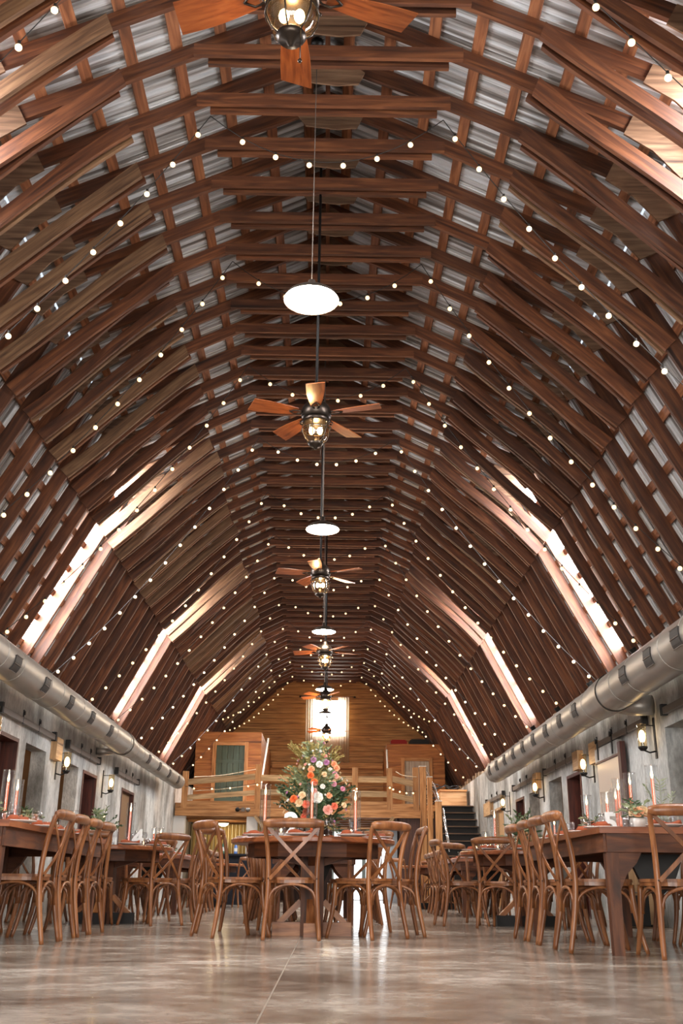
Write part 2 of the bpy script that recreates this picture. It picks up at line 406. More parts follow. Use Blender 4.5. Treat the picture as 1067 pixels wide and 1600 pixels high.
# side rooms behind the openings
for sx, nm in ((-1, 'left'), (1, 'right')):
    mb = MB(); x = sx*5.6
    mb.box(min(x, x+sx*.1), max(x, x+sx*.1), Y0, Y1, 1.55, 2.75); struct('wall_'+nm+'_outer_boards', mb, M['orange_wall'])
    mb = MB(); mb.box(min(x, x+sx*.1), max(x, x+sx*.1), Y0, Y1, 0, 1.55)
    for yy in (12.0, 13.72, 15.4, 17.12, 19.0, 20.4, 22.6): mb.box(min(sx*4.22, x), max(sx*4.22, x), yy-.06, yy+.06, 0, 2.75)
    struct('wall_'+nm+'_outer', mb, M['room_tan'])
    mb = MB(); mb.box(min(sx*4.22, sx*5.7), max(sx*4.22, sx*5.7), Y0, Y1, 2.70, 2.75); struct('ceiling_'+nm+'_rooms', mb, M['redwood'])
# mortar blocks between the rafter feet
TY = [7.08+.6*k for k in range(-5, 50)]
for sx, nm in ((-1, 2), (1, 3)):
    mb = MB()
    for y in TY:
        h = random.uniform(.30, .42); a, b = sorted((sx*4.38, sx*4.95))
        mb.box(a, b, y+.04, y+.22+random.uniform(0, .05), 3.12, 3.12+h)
    struct('trim_%d' % nm, mb, M['mortar'])

# roof outline (right half): ridge, knee, eave
RIDGE = (0, 8.15); KNEE = (3.08, 6.61); EAVE = (4.86, 3.10)
def lerp(a, b, t): return (a[0]+(b[0]-a[0])*t, a[1]+(b[1]-a[1])*t)
def normal(a, b):
    d = (b[0]-a[0], b[1]-a[1]); L = math.hypot(*d); return (-d[1]/L, d[0]/L)   # outward for ridge->eave on the right
NU = normal(RIDGE, KNEE); NU = (abs(NU[0]), abs(NU[1]))
NL = normal(KNEE, EAVE); NL = (abs(NL[0]), abs(NL[1]))
SKY = [(5.96, 6.75), (14.44, 15.15), (21.04, 21.75), (27.64, 28.35)]
def corrugated(mb, a, b, sx, y0, y1, nrm, off=.04, pitch=.12):
    """sheet from a to b (x,z), ribs running down the slope"""
    prof = [(0, 0), (.35, 0), (.45, .024), (.55, .024), (.65, 0), (.82, 0), (.86, .007), (.90, 0)]
    ys = []; y = y0
    while y < y1:
        for t, h in prof:
            if y+t*pitch < y1: ys.append((y+t*pitch, h))
        y += pitch
    ys.append((y1, 0)); vs = []
    for (yy, h) in ys:
        for p in (a, b): vs.append((sx*(p[0]+nrm[0]*(off+h)), yy, p[1]+nrm[1]*(off+h)))
    fs = [(2*i, 2*i+1, 2*i+3, 2*i+2) for i in range(len(ys)-1)]
    mb.add(vs, fs)
TSKY = 0.80   # skylight reaches from the knee this far down the lower slope
mb = MB()
for sx in (-1, 1):
    corrugated(mb, RIDGE, KNEE, sx, Y0, Y1, NU)
    seg = []; y = Y0
    for a, b in SKY: seg.append((y, a)); y = b
    seg.append((y, Y1))
    for a, b in seg: corrugated(mb, KNEE, EAVE, sx, a, b, NL)
    for a, b in SKY: corrugated(mb, lerp(KNEE, EAVE, TSKY), EAVE, sx, a, b, NL)
# ridge cap and eave closure
mb.box(-.12, .12, Y0, Y1, 8.22, 8.26)
struct('ceiling', mb, M['roof_metal'])
wn = 1
for (a, b) in SKY:
    for sx in (-1, 1):
        p, q = KNEE, lerp(KNEE, EAVE, TSKY); o = .05
        mb = MB(); mb.add([(sx*(p[0]+NL[0]*o), a, p[1]+NL[1]*o), (sx*(q[0]+NL[0]*o), a, q[1]+NL[1]*o), (sx*(q[0]+NL[0]*o), b, q[1]+NL[1]*o), (sx*(p[0]+NL[0]*o), b, p[1]+NL[1]*o)],
               [(0, 1, 2, 3) if sx < 0 else (3, 2, 1, 0)])
        struct('window_%d' % wn, mb, M['skylight']); wn += 1
# far gable: horizontal boards, each board a little proud or back
mb = MB(); z = 0; k = 0
while z < 8.1:
    h = .19; half = 5.0 if z+h < 3.2 else ((4.9-(z-3.1)/1.97) if z < 6.6 else max(.05, (8.15-z-h*.5)*2))
    segs = [(-half, half)]
    if z+h > 5.47 and z < 6.76: segs = [(-half, -.57), (.66, half)]
    if z < 2.1: segs = [(-half, .25), (2.15, half)]
    for (a, b) in segs: mb.box(a, b, Y1+random.uniform(0, .012), Y1+.12, z+.006, z+h-.004)
    z += h; k += 1
struct('wall_far', mb, M['shiplap'])
mb = MB(); mb.box(-5.1, 5.1, Y1+.3, Y1+.35, 0, 8.3); mb.box(-.6, -.5, Y1, Y1+.2, 5.4, 6.8)
struct('wall_far_backing', mb, M['brown_panel'])
mb = MB(); mb.add([(-.57, Y1+.1, 5.47), (.66, Y1+.1, 5.47), (.66, Y1+.1, 6.76), (-.57, Y1+.1, 6.76)], [(0, 1, 2, 3)]); w = struct('window_%d' % wn, mb, M['window_glow']); wn += 1
mb = MB()
for (a, b, c, d) in ((-.63, -.57, 5.41, 6.82), (.66, .72, 5.41, 6.82), (-.57, .66, 6.76, 6.82), (-.57, .66, 5.41, 5.47), (.03, .06, 5.47, 6.76)): mb.box(a, b, Y1-.03, Y1+.06, c, d)
obj('window_frame', mb, M['loft'], w)
# back gable behind the camera with a wide opening added to let light in
mb = MB(); mb.box(-5.1, -3.6, Y0-.1, Y0, 0, 8.2); mb.box(3.6, 5.1, Y0-.1, Y0, 0, 8.2); mb.box(-3.6, 3.6, Y0-.1, Y0, 4.9, 8.2)
struct('wall_back', mb, M['shiplap'])

# purlins: every long board of its own
def purlin_row(a, b, n, s0, step, nrm, word):
    L = math.hypot(b[0]-a[0], b[1]-a[1])
    for sx, side in ((-1, 'left'), (1, 'right')):
        for i in range(n):
            p = lerp(a, b, (s0+i*step)/L); q = (p[0]+nrm[0]*.018, p[1]+nrm[1]*.018)
            m = MB(); m.plank((sx*q[0], Y0, q[1]), (sx*q[0], Y1-.02, q[1]), .105, .034, (sx*nrm[0], 0, nrm[1]))
            o = obj('roof_purlin', m, M['purlin'])
            tag(o, 'long brown purlin board under the metal, %s %s slope, %s down from the %s' % (side, word, ORD[i], 'ridge' if word == 'upper' else 'knee'), 'roof purlin', 'purlin boards under the metal roof')
purlin_row(RIDGE, KNEE, 8, .22, .43, NU, 'upper')
purlin_row(KNEE, EAVE, 9, .16, .43, NL, 'lower')
m = MB(); m.plank((0, Y0, 7.99), (0, Y1-.02, 7.99), .045, .2); tag(obj('ridge_board', m, M['truss']), 'dark timber ridge board running the length of the roof peak', 'ridge board')

# ------------------------------------------------------------------ trusses
def offs(a, b, d):
    n = normal(a, b); n = (abs(n[0]), abs(n[1])); return ((a[0]-n[0]*d, a[1]-n[1]*d), (b[0]-n[0]*d, b[1]-n[1]*d))
def isect(a, b, c, d):
    r = (b[0]-a[0], b[1]-a[1]); s = (d[0]-c[0], d[1]-c[1]); k = r[0]*s[1]-r[1]*s[0]
    t = ((c[0]-a[0])*s[1]-(c[1]-a[1])*s[0])/k; return (a[0]+r[0]*t, a[1]+r[1]*t)
def truss_variant(seed):
    rnd = random.Random(seed); parts = []
    ui = offs(RIDGE, KNEE, .175); li = offs(KNEE, EAVE, .165)
    ki = isect(ui[0], ui[1], li[0], li[1])
    for sx in (-1, 1):
        N = 8; inn = []; out = []
        top_i = (0.02, ui[0][1]-.0)
        for i in range(N+1):
            t = i/N; o = lerp((0.02, 8.15-.01), KNEE, t); q = lerp((0.02, 7.94), ki, t); q = (q[0], q[1]+.03*math.sin(PI*t*1.0)+rnd.uniform(-.006, .006))
            inn.append((sx*q[0], q[1])); out.append((sx*o[0], o[1]))
        m = MB(); m.strip(inn, out, -.022, .022); parts.append(('upper_rafter', m, 'truss'))
        inn = []; out = []
        for i in range(N+1):
            t = i/N; o = lerp(KNEE, EAVE, t); q = lerp(ki, (li[1][0], li[1][1]+.0), t); w = .012*math.sin(PI*t)
            inn.append((sx*(q[0]-w), q[1]+rnd.uniform(-.004, .004))); out.append((sx*o[0], o[1]))
        m = MB(); m.strip(inn, out, -.022, .022); parts.append(('lower_rafter', m, 'truss'))
        g = [(2.70, 6.79), (3.07, 6.60), (3.26, 6.235), (3.05, 6.13), (2.84, 6.41), (2.60, 6.59)]
        dj = rnd.uniform(-.03, .03); g = [(sx*(x+dj*.5), z+dj*.3) for x, z in g]
        m = MB(); m.prism(g, -.040, -.023); parts.append(('gusset_plate', m, 'plate'))
        for side in (-1, 1):
            bow = rnd.uniform(.0, .035); wav = rnd.uniform(-.02, .02); j = rnd.uniform(-.04, .04)
            a = (1.76+j, 7.06-j*.5); b = (3.42, 5.47); inn = []; out = []
            w = rnd.uniform(.15, .175)
            for i in range(11):
                t = i/10; p = lerp(a, b, t); n = (.70, .715)
                k = -bow*math.sin(PI*t)+wav*math.sin(2*PI*t); inn.append((sx*(p[0]-n[0]*k*-1*-1), p[1]-n[1]*k*-1*-1))
                ww = w-.02*math.sin(PI*t); out.append((sx*(p[0]+n[0]*(ww-k)), p[1]+n[1]*(ww-k)))
            # slanted sawn ends
            inn[0] = (inn[0][0]+sx*.05, inn[0][1]-.045)
            y = side*.046; m = MB(); m.strip(inn, out, y-.021, y+.021); parts.append(('curved_brace', m, 'truss_grey' if rnd.random() < .25 else 'truss'))
    z0 = 7.37; s = rnd.uniform(-.03, .03)
    m = MB(); m.plank((-1.22+s, -.046, z0+.065), (1.20+s, -.046, z0+.065), .042, .13); parts.append(('collar_tie', m, 'truss'))
    m = MB(); m.plank((-1.10+s, .046, z0+.045), (1.08+s, .046, z0+.045), .042, .12); parts.append(('collar_tie', m, 'truss'))
    m = MB(); m.prism([(-.30, 7.80), (0, 8.10), (.36, 7.80), (.30, 7.66), (.10, 7.64), (-.22, 7.68)], -.040, -.023); parts.append(('ridge_plate', m, 'plate'))
    return [(n, m.mesh(n, M[k]), k) for n, m, k in parts]
VARS = [truss_variant(s) for s in (3, 11, 29, 41)]
FANS = [(3.93, 90), (8.92, 270), (14.3, 262), (19.6, 20), (24.6, 8), (30.4, 5)]
def truss_label(y):
    prev = [i for i, f in enumerate(FANS) if f[0] <= y+.01]
    i = prev[-1] if prev else 0
    n = len([t for t in TY if FANS[i][0] <= t+.01 and t < y-.01])
    sk = ''
    for q, (a, b) in enumerate(SKY):
        if a < y <= b+.05: sk = ', lit white by daylight'
    return 'timber roof truss, %s beyond the %s ceiling fan%s' % (ORD[n], ORD[i], sk)
for i, y in enumerate(TY):
    t = thing('roof_truss', truss_label(y), 'roof truss', (0, y, 0), 0, 'timber roof trusses')
    for (n, me, k) in VARS[(i*3+i//4) % 4]:
        link(n, me, t)

# ------------------------------------------------------------------ ducts
def duct(name, label, x, z, y0, y1, r0, r1, yj, grilles, gang):
    t = thing(name, label, 'air duct', (x, y0, z)); s = 1 if x > 0 else -1
    def seg(a, b, r, nm):
        m = MB(); m.lathe([(r, a-y0), (r, b-y0)], 36, axis='Y'); y = a+.3; k = 0
        while y < b-.1:
            m.tube([(math.cos(2*PI*q/32)*(r+.001), y-y0, math.sin(2*PI*q/32)*(r+.001)) for q in range(32)], .006, 5, closed=True); k += 1; y += .62 if k % 2 else 1.18
        obj(nm, m, M['duct'], t)
    seg(y0, yj, r0, 'duct_pipe')
    m = MB(); m.lathe([(r0+.012, yj-y0-.1), (r0+.012, yj-y0+.05), (r1+.02, yj-y0+.42), (r1+.012, yj-y0+.55)], 32, axis='Y'); obj('reducer', m, M['duct'], t)
    seg(yj+.4, y1, r1, 'duct_pipe')
    m = MB(); m.lathe([(r1, y1-y0), (r1*.97, y1-y0+.03), (.001, y1-y0+.03)], 32, axis='Y'); m.lathe([(.001, -.0), (r0, 0)], 32, axis='Y'); obj('end_cap', m, M['duct'], t)
    m = MB(); m.tube([(0, yj-y0+.15, -.08), (s*.25, yj-y0+.02, -.14), (s*.44, yj-y0-.1, -.15)], .12 if s > 0 else .06, 20); obj('branch_pipe', m, M['duct'], t)
    for gy in grilles:
        r = r0 if gy < yj else r1; g = MB(); a0 = math.radians(gang)
        hw = .115; n = 5; da = .17/r/2
        for k in range(n):
            a = a0-da+2*da*k/n; b = a0-da+2*da*(k+1)/n; rr = r+.012
            def P(an, yy, q=rr): return (-s*math.cos(an)*q, yy-y0, math.sin(an)*q)
            g.add([P(a, gy-hw), P(b, gy-hw), P(b, gy+hw), P(a, gy+hw), P(a, gy-hw, r-.01), P(b, gy-hw, r-.01), P(b, gy+hw, r-.01), P(a, gy+hw, r-.01)],
                  [(0, 1, 2, 3), (0, 4, 5, 1), (2, 6, 7, 3), (1, 5, 6, 2), (3, 7, 4, 0)])
        go = obj('duct_grille', g, M['duct_slot'], t)
        f = MB()
        for aa in (a0-da, a0, a0+da):
            f.tube([(-s*math.cos(aa)*(r+.015), gy-hw-y0, math.sin(aa)*(r+.015)), (-s*math.cos(aa)*(r+.015), gy+hw-y0, math.sin(aa)*(r+.015))], .006, 4)
        obj('grille_bar', f, M['iron'], go)
    for yy in [y0+1.5+2.4*i for i in range(int((y1-y0-1)/2.4))]:
        m = MB(); m.plank((0, yy-y0, r0*.9), (s*(WX-abs(x)), yy-y0, r0*.9+.25), .03, .004); obj('hanger_strap', m, M['iron'], t)
    return t
duct('air_duct', 'round galvanised steel air duct along the left wall top', -3.55, 2.74, 5.0, 25.2, .20, .165, 18.2, [9.8, 11.05, 12.3, 13.55, 14.85, 16.2, 20.1, 21.4, 22.8, 24.2], -20)
duct('air_duct', 'round galvanised steel air duct along the right wall top', 3.48, 2.60, 5.0, 20.9, .22, .205, 12.0, [8.1, 9.0, 9.85, 10.75, 13.1, 14.0, 14.95, 15.9, 16.8, 17.7, 18.6, 19.5, 20.4], -8)

# ------------------------------------------------------------------ wall fittings
def track(x, y0, y1, z, label, hooks):
    s = 1 if x > 0 else -1
    t = thing('sliding_door_track', label, 'door track', (x-s*.05, y0, z), 0, 'sliding door tracks on the walls')
    m = MB(); m.plank((0, 0, 0), (0, y1-y0, 0), .05, .075); obj('rail', m, M['iron'], t)
    for h in hooks:
        m = MB(); yy = (y1-y0)*h; m.plank((-s*.02, yy, -.05), (-s*.02, yy, .13), .012, .03, (0, 1, 0)); m.lathe([(.001, -.01), (.03, -.01), (.03, .01), (.001, .01)], 10, (-s*.03, yy, .09), 'X'); obj('hanger_hook', m, M['black'], t)
    for h in (0, 1):
        m = MB(); m.box(-.035, .035, (y1-y0)*h-.03, (y1-y0)*h+.03, -.05, .08); obj('end_stop', m, M['black'], t)
LT = [(12.5, 15.1, 'above the first two left openings'), (15.95, 18.2, 'above the third and fourth left openings'), (19.8, 22.1, 'above the ajar tan door on the left')]
for a, b, l in LT: track(-WX, a, b, 2.42, 'grey door track on the left wall, '+l, (.35, .65))
RT = [(9.4, 11.6, 'at the frame edge'), (12.35, 14.7, 'above the mirror panel'), (15.8, 18.4, 'above the dark red doorway'), (19.25, 21.55, 'above the two small far openings'), (22.85, 25.3, 'nearest the stairs')]
for a, b, l in RT: track(WX, a, b, 2.33, 'grey door track on the right wall, '+l, (.3, .6))
def block(x, y0, y1, z0, z1, label):
    s = 1 if x > 0 else -1; m = MB(); a, b = sorted((x, x-s*.09)); m.box(a, b, y0, y1, z0, z1)
    tag(obj('lintel_block', m, M['tan_block']), label, 'wood block', 'wood blocks at the ends of the tracks')
block(-WX, 15.15, 15.5, 2.12, 2.44, 'warm lit wood block beside the first left sconce')
block(-WX, 12.1, 12.35, 2.14, 2.42, 'wood block at the left frame edge above a doorway')
block(WX, 14.62, 15.0, 2.10, 2.40, 'tan wood block on the right wall beside the mirror panel')
block(WX, 15.70, 16.05, 2.12, 2.40, 'tan wood block over the corner of the dark red doorway')
block(WX, 18.95, 19.3, 2.12, 2.40, 'tan wood block behind the third right sconce')
block(WX, 24.6, 25.6, 2.02, 2.32, 'tan wood block on the right wall nearest the stairs')
def doorframe(n, x, y0, y1, head, leaf, mat, ajar=0.25):
    s = 1 if x > 0 else -1; m = MB(); w = .09
    a, b = sorted((x-s*.012, x+s*.22))
    m.box(a, b, y0, y0+.05, 0, head-.05); m.box(a, b, y1-.05, y1, 0, head-.05); m.box(a, b, y0, y1, head-.05, head)
    m2 = MB()
    o = struct('door_%d' % n, m, M[mat])
    if leaf:
        if ajar is None: m2.box(min(x+s*.08, x+s*.12), max(x+s*.08, x+s*.12), y0+.05, y1-.05, .01, head-.05)
        else: m2.plank((x+s*.20, y1-.08, (head-.04)/2), (x+s*(.20+.95*math.cos(ajar)), y1-.08+.95*math.sin(-ajar), (head-.04)/2), .045, head-.07)
        d = obj('door_leaf', m2, M[leaf], o)
        m3 = MB(); m3.ball((x+s*.5, y1-.32, 1.0), .03); obj('door_handle', m3, M['black'], d)
    return o
doorframe(1, -WX, 12.35, 13.55, 2.19, 'redwood', 'redwood'); doorframe(2, -WX, 17.28, 18.35, 2.19, 'redwood', 'redwood')
doorframe(3, -WX, 20.65, 21.98, 2.2, 'room_tan', 'redwood', None)
doorframe(4, WX, 15.9, 16.86, 2.12, 'redwood', 'redwood', .1); doorframe(5, WX, 20.68, 21.6, 2.12, 'redwood', 'redwood', .1)
doorframe(6, WX, 23.2, 24.4, 2.12, 'tan_block', 'tan_block', None)
# mirror panel hung from the right track
t = thing('mirror_door', 'tall pale mirror panel in a dark red timber frame on the right wall', 'sliding door', (WX-.07, 13.3, 0))
m = MB(); m.box(-.02, .02, .12, 1.26, .1, 2.08); obj('mirror_panel', m, plain('aged_mirror', srgb(206, 196, 184), 0.3, 0.4), t)
m = MB(); m.box(-.04, .03, 0, .12, .05, 2.22); obj('frame_post', m, M['redwood'], t)
m = MB(); m.box(-.035, .03, .12, 1.30, 2.08, 2.26); obj('header_board', m, M['plaster'], t)
m = MB(); m.box(-.037, .031, .12, 1.30, 2.055, 2.08); obj('lower_edge', m, M['redwood'], t)
for yy in (.35, 1.1):
    m = MB(); m.plank((-.045, yy, 2.10), (-.045, yy, 2.42), .012, .04, (0, 1, 0)); m.lathe([(.001, -.012), (.04, -.012), (.04, .012), (.001, .012)], 12, (-.06, yy, 2.36), 'X'); obj('roller_hanger', m, M['black'], t)

def point(name, loc, e, col, r=.03, parent=None):
    l = bpy.data.lights.new(name, 'POINT'); l.energy = e; l.color = col; l.shadow_soft_size = r
    o = bpy.data.objects.new(name, l); COL.objects.link(o); o.location = loc
    if parent is not None: o.parent = parent
    return o
def sconce(x, y, label):
    s = 1 if x > 0 else -1
    t = thing('wall_sconce', label, 'wall lamp', (x, y, 2.1), 0, 'wall sconces'); d = -s*.16
    m = MB(); m.box(-.012 if s > 0 else 0, 0 if s > 0 else .012, -.03, .03, -.24, .24); obj('back_plate', m, M['black'], t)
    m = MB(); m.tube([(0, 0, -.15), (d*.5, 0, -.17), (d, 0, -.14)], .010, 8); m.tube([(0, 0, .15), (d*.5, 0, .15), (d, 0, .15)], .006, 6)
    m.lathe([(.001, -.15), (.03, -.15), (.055, -.12), (.058, -.10), (.001, -.105)], 14, (d, 0, 0)); m.lathe([(.018, -.105), (.018, -.05), (.001, -.05)], 10, (d, 0, 0)); obj('arm', m, M['black'], t)
    m = MB(); m.lathe([(.05, -.10), (.055, .0), (.055, .16)], 18, (d, 0, 0)); m.tube([(d+.055*math.cos(a), .055*math.sin(a), .16) for a in [2*PI*k/18 for k in range(18)]], .003, 4, closed=True); obj('glass_shade', m, M['lantern_glass'], t)
    m = MB(); m.ball((d, 0, 0.02), .040, 12, 8, 1.9); obj('bulb', m, M['lamp_bulb'], t)
    point('sconce_light', (d*1.0, 0, .0), 20, (1.0, .72, .42), .04, t)
for y, l in ((15.55, 'between the plaster recesses'), (18.85, 'beyond the open dark doorway'), (12.1, 'at the frame edge')): sconce(-WX, y, 'black wall sconce with lit glass cylinder on the left wall, '+l)
for y, l in ((12.15, 'nearest, over the table candles'), (15.1, 'second, beside the tan block'), (18.75, 'third, at the small doorways'), (22.3, 'farthest, near the stairs')): sconce(WX, y, 'black wall sconce with lit glass cylinder on the right wall, '+l)
area_light('side_room_fill_left', (-4.9, 15.5, 2.62), (0, 0, 0), .5, 9, 36, (1, .68, .42)); area_light('side_room_fill_right', (4.9, 16.5, 2.62), (0, 0, 0), .5, 10, 36, (1, .68, .42))  # warm fill lights added to brighten the side rooms, no fixtures

def spotlight(x, y, label):
    s = 1 if x > 0 else -1
    t = thing('uplight', label, 'spotlight', (x, y, 3.12), 0, 'black uplights on the wall tops')
    m = MB(); m.box(-.03, .03, -.04, .04, 0, .02); m.tube([(0, -.05, .02), (0, -.05, .14)], .008, 6); m.tube([(0, .05, .02), (0, .05, .14)], .008, 6); obj('bracket', m, M['black'], t)
    m = MB(); m.tube([(s*.04, 0, .08), (-s*.02, 0, .15), (-s*.06, 0, .21), (-s*.063, 0, .215)], [.03, .045, .052, .056], 12); obj('lamp_head', m, M['black'], t)
for x, ys in ((-4.08, (12.4, 14.7, 17.0, 19.3)), (4.08, (12.8, 15.1, 17.4, 19.6))):
    for i, y in enumerate(ys): spotlight(x, y, 'black uplight perched on the %s wall top, %s from the camera' % ('left' if x < 0 else 'right', ORD[i]))

# ------------------------------------------------------------------ loft at the far end
LY = 27.8
m = MB(); m.box(-3.98, 2.98, LY+.09, Y1-.01, 2.30, 2.45); m.box(2.98, 3.98, 28.13, Y1-.01, 2.30, 2.45)
for i in range(8): m.box(-3.98, 2.98, LY+.6+i*1.1, LY+.7+i*1.1, 2.12, 2.30)
o = obj('loft_deck', m, M['loft']); tag(o, 'timber loft deck across the far end with joists beneath', 'loft floor')
t = thing('loft_railing', 'rough plank railing with posts along the front of the loft', 'railing', (0, LY, 0))
def rl(name, a, b, w, h, mat='loft'):
    mm = MB(); mm.plank(a, b, w, h); obj(name, mm, M[mat], t)
for x, zt, zb in ((-3.73, 3.26, 2.2), (-1.79, 3.46, 2.28), (-.85, 3.40, 2.46), (.81, 3.40, 2.36), (1.74, 3.39, 2.3), (2.44, 3.42, 2.2)):
    mm = MB(); mm.box(x-.075, x+.075, -.06, .06, zb, zt); mm.box(x-.05, x-.04, -.068, -.06, zb+.05, zb+.06); obj('post', mm, M['loft'], t)
rl('top_rail', (-3.66, -.02, 2.98), (-1.85, -.02, 3.14), .05, .15, 'loft_grey'); rl('middle_rail', (-3.66, -.02, 2.58), (-1.85, -.02, 2.72), .05, .13, 'loft_grey')
rl('top_rail', (-1.75, .03, 3.11), (1.70, .03, 3.10), .05, .16, 'loft_grey'); rl('middle_rail', (-1.75, .03, 2.74), (1.70, .03, 2.72), .05, .15, 'loft_grey')
rl('top_rail', (1.78, -.02, 3.12), (2.46, -.02, 2.98), .05, .16, 'loft_grey'); rl('middle_rail', (1.78, -.02, 2.70), (2.46, -.02, 2.56), .05, .13, 'loft_grey')
rl('bottom_rail', (-3.66, -.02, 2.40), (-1.85, -.02, 2.40), .06, .19); rl('bottom_rail', (-1.75, 0, 2.41), (1.70, 0, 2.41), .06, .24); rl('bottom_rail', (1.78, -.02, 2.38), (2.46, -.02, 2.38), .06, .18)
mm = MB(); mm.tube(ease([(-3.5, -.1, 3.10), (-2.7, -.1, 3.16), (-1.85, -.1, 3.32)]), .010, 5); mm.tube(ease([(1.9, -.1, 3.30), (2.1, -.1, 3.2), (2.46, -.1, 3.16)]), .010, 5); mm.tube(ease([(-3.5, -.1, 2.74), (-2.7, -.1, 2.80), (-1.85, -.1, 2.92)]), .008, 5); obj('rope', mm, M['rope'], t)
m = MB(); m.plank((-3.95, LY-.02, 2.21), (2.9, LY-.02, 2.21), .10, .20); tag(obj('loft_beam', m, M['loft']), 'long timber beam under the loft railing', 'beam')
for x, s in ((-1.55, -1), (1.55, 1)):
    m = MB(); m.plank((x, LY, 1.75), (x-s*.0-s*-.28, LY, 2.13), .09, .14, (0, 1, 0)); tag(obj('knee_brace', m, M['loft_grey']), 'pale diagonal knee brace under the loft beam, %s of the flowers' % ('left' if s < 0 else 'right'), 'brace')
for x, wd, nm in ((-3.85, .30, 'white square column under the left end of the loft'), (-1.92, .28, 'white square column under the loft beside the knee brace')):
    m = MB(); m.box(x-wd/2, x+wd/2, LY+.1, LY+.38, 0, 2.12); tag(obj('column', m, M['white']), nm, 'column')
# loft room left with green door
def loft_room(x0, x1, y0, ztop, dx0, dx1, dz, dmat, label, doorlabel):
    t = thing('loft_room', label, 'room', (0, y0, 2.45)); h = ztop-2.45
    mm = MB(); k = 0; z = 0
    while z < h-.01:
        e = min(z+.17, h)
        for a, b in ((x0, dx0-.06), (dx1+.06, x1)): mm.box(a, b, random.uniform(0, .006), .08, z+.003, e-.002)
        if e > dz-2.45+.06: mm.box(dx0-.06, dx1+.06, random.uniform(0, .006), .08, max(z, dz-2.45+.06), e)
        z = e
    xs = x1 if x1 < 0 else x0
    a, b = (xs-.08, xs) if x1 < 0 else (xs, xs+.08)
    mm.box(a, b, .08, Y1-y0-.01, 0, h); mm.box(x0, x1, 0, Y1-y0-.01, h, h+.03)
    obj('wall', mm, M['room'], t)
    mm = MB(); mm.box(dx0-.11, dx0, -.03, .09, 0, dz-2.45+.1); mm.box(dx1, dx1+.11, -.03, .09, 0, dz-2.45+.1); mm.box(dx0, dx1, -.03, .09, dz-2.45, dz-2.45+.1); obj('door_frame', mm, M['loft'], t)
    mm = MB()
    n = 5; w = (dx1-dx0)/n
    for i in range(n): mm.box(dx0+i*w+.004, dx0+(i+1)*w-.004, .03, .06, .01, dz-2.45)
    mm.box(dx0, dx1, .015, .03, 1.45, 1.57); mm.box(dx0, dx1, .015, .03, .3, .42); d = obj('door', mm, M[dmat], t); d['label'] = doorlabel
    mm = MB(); mm.ball((dx1-.08 if x1 < 0 else dx1-.12, 0, 1.0), .035); obj('knob', mm, M['black'], d)
loft_room(-3.99, -1.98, 31.5, 4.8, -3.35, -2.48, 4.43, 'green_door', 'small timber room on the left of the loft with a green door', 'green plank door')
loft_room(2.05, 3.99, 34.5, 4.89, 2.64, 3.47, 4.36, 'grey_door', 'small timber room on the right of the loft with a grey door', 'grey plank door')
for x, y, lean, l in ((-1.85, 30.6, -.25, 'left'), (2.0, 33.0, .06, 'right')):
    m = MB(); m.tube([(x+lean*.5, y, 2.46), (x-lean*.5, y+.1, 4.55)], .028, 8); tag(obj('white_pole', m, M['white']), 'slim white pole leaning by the %s loft room' % l, 'pole')
m = MB(); m.box(2.2, 2.75, 34.7, 35.1, 4.93, 5.06); m.box(2.24, 2.7, 34.72, 35.08, 5.06, 5.09); tag(obj('folded_cloth', m, M['red']), 'folded red cloth on top of the right loft room', 'cloth')
m = MB(); m.box(2.85, 3.5, 34.7, 35.3, 4.93, 5.08); m.box(2.9, 3.45, 34.75, 35.25, 5.08, 5.12); tag(obj('storage_case', m, M['black']), 'flat black case lying on top of the right loft room', 'case')
m = MB(); m.box(-1.9, 2.0, Y1-.35, Y1-.05, 4.42, 4.50); m.box(-1.9, 2.0, Y1-.38, Y1-.35, 4.30, 4.50); tag(obj('wall_ledge', m, M['shiplap']), 'long timber ledge across the gable wall below the window', 'ledge')
# curtains: rod + two gathered sheers
t = thing('curtain', 'sheer pale curtain hung over the bright gable window', 'curtain', (0, Y1-.16, 0))
mm = MB(); mm.tube([(-.95, 0, 6.86), (1.0, 0, 6.86)], .018, 8); mm.ball((-.97, 0, 6.86), .035); mm.ball((1.02, 0, 6.86), .035); obj('curtain_rod', mm, M['black'], t)
for a, b in ((-.76, -.40), (.42, .82)):
    mm = MB(); n = 26; vs = []; fs = []
    for j in range(6):
        z = 6.86-2.4*j/5
        for i in range(n+1):
            tt = i/n; x = a+(b-a)*tt; vs.append((x, .035*math.sin(tt*PI*9)+.004*j*math.sin(tt*17), z))
    for j in range(5):
        for i in range(n): k = j*(n+1)+i; fs.append((k, k+1, k+n+2, k+n+1))
    mm.add(vs, fs, None, True); obj('curtain_panel', mm, M['sheer'], t)
mm = MB(); vs = []; fs = []; n = 40
for j in range(2):
    z = 5.50-j*1.05
    for i in range(n+1): vs.append((-.40+.82*i/n, .03*math.sin(i/n*PI*14), z))
for i in range(n): fs.append((i, i+1, i+n+2, i+n+1))
mm.add(vs, fs, None, True); obj('lower_sheer', mm, M['sheer'], t)
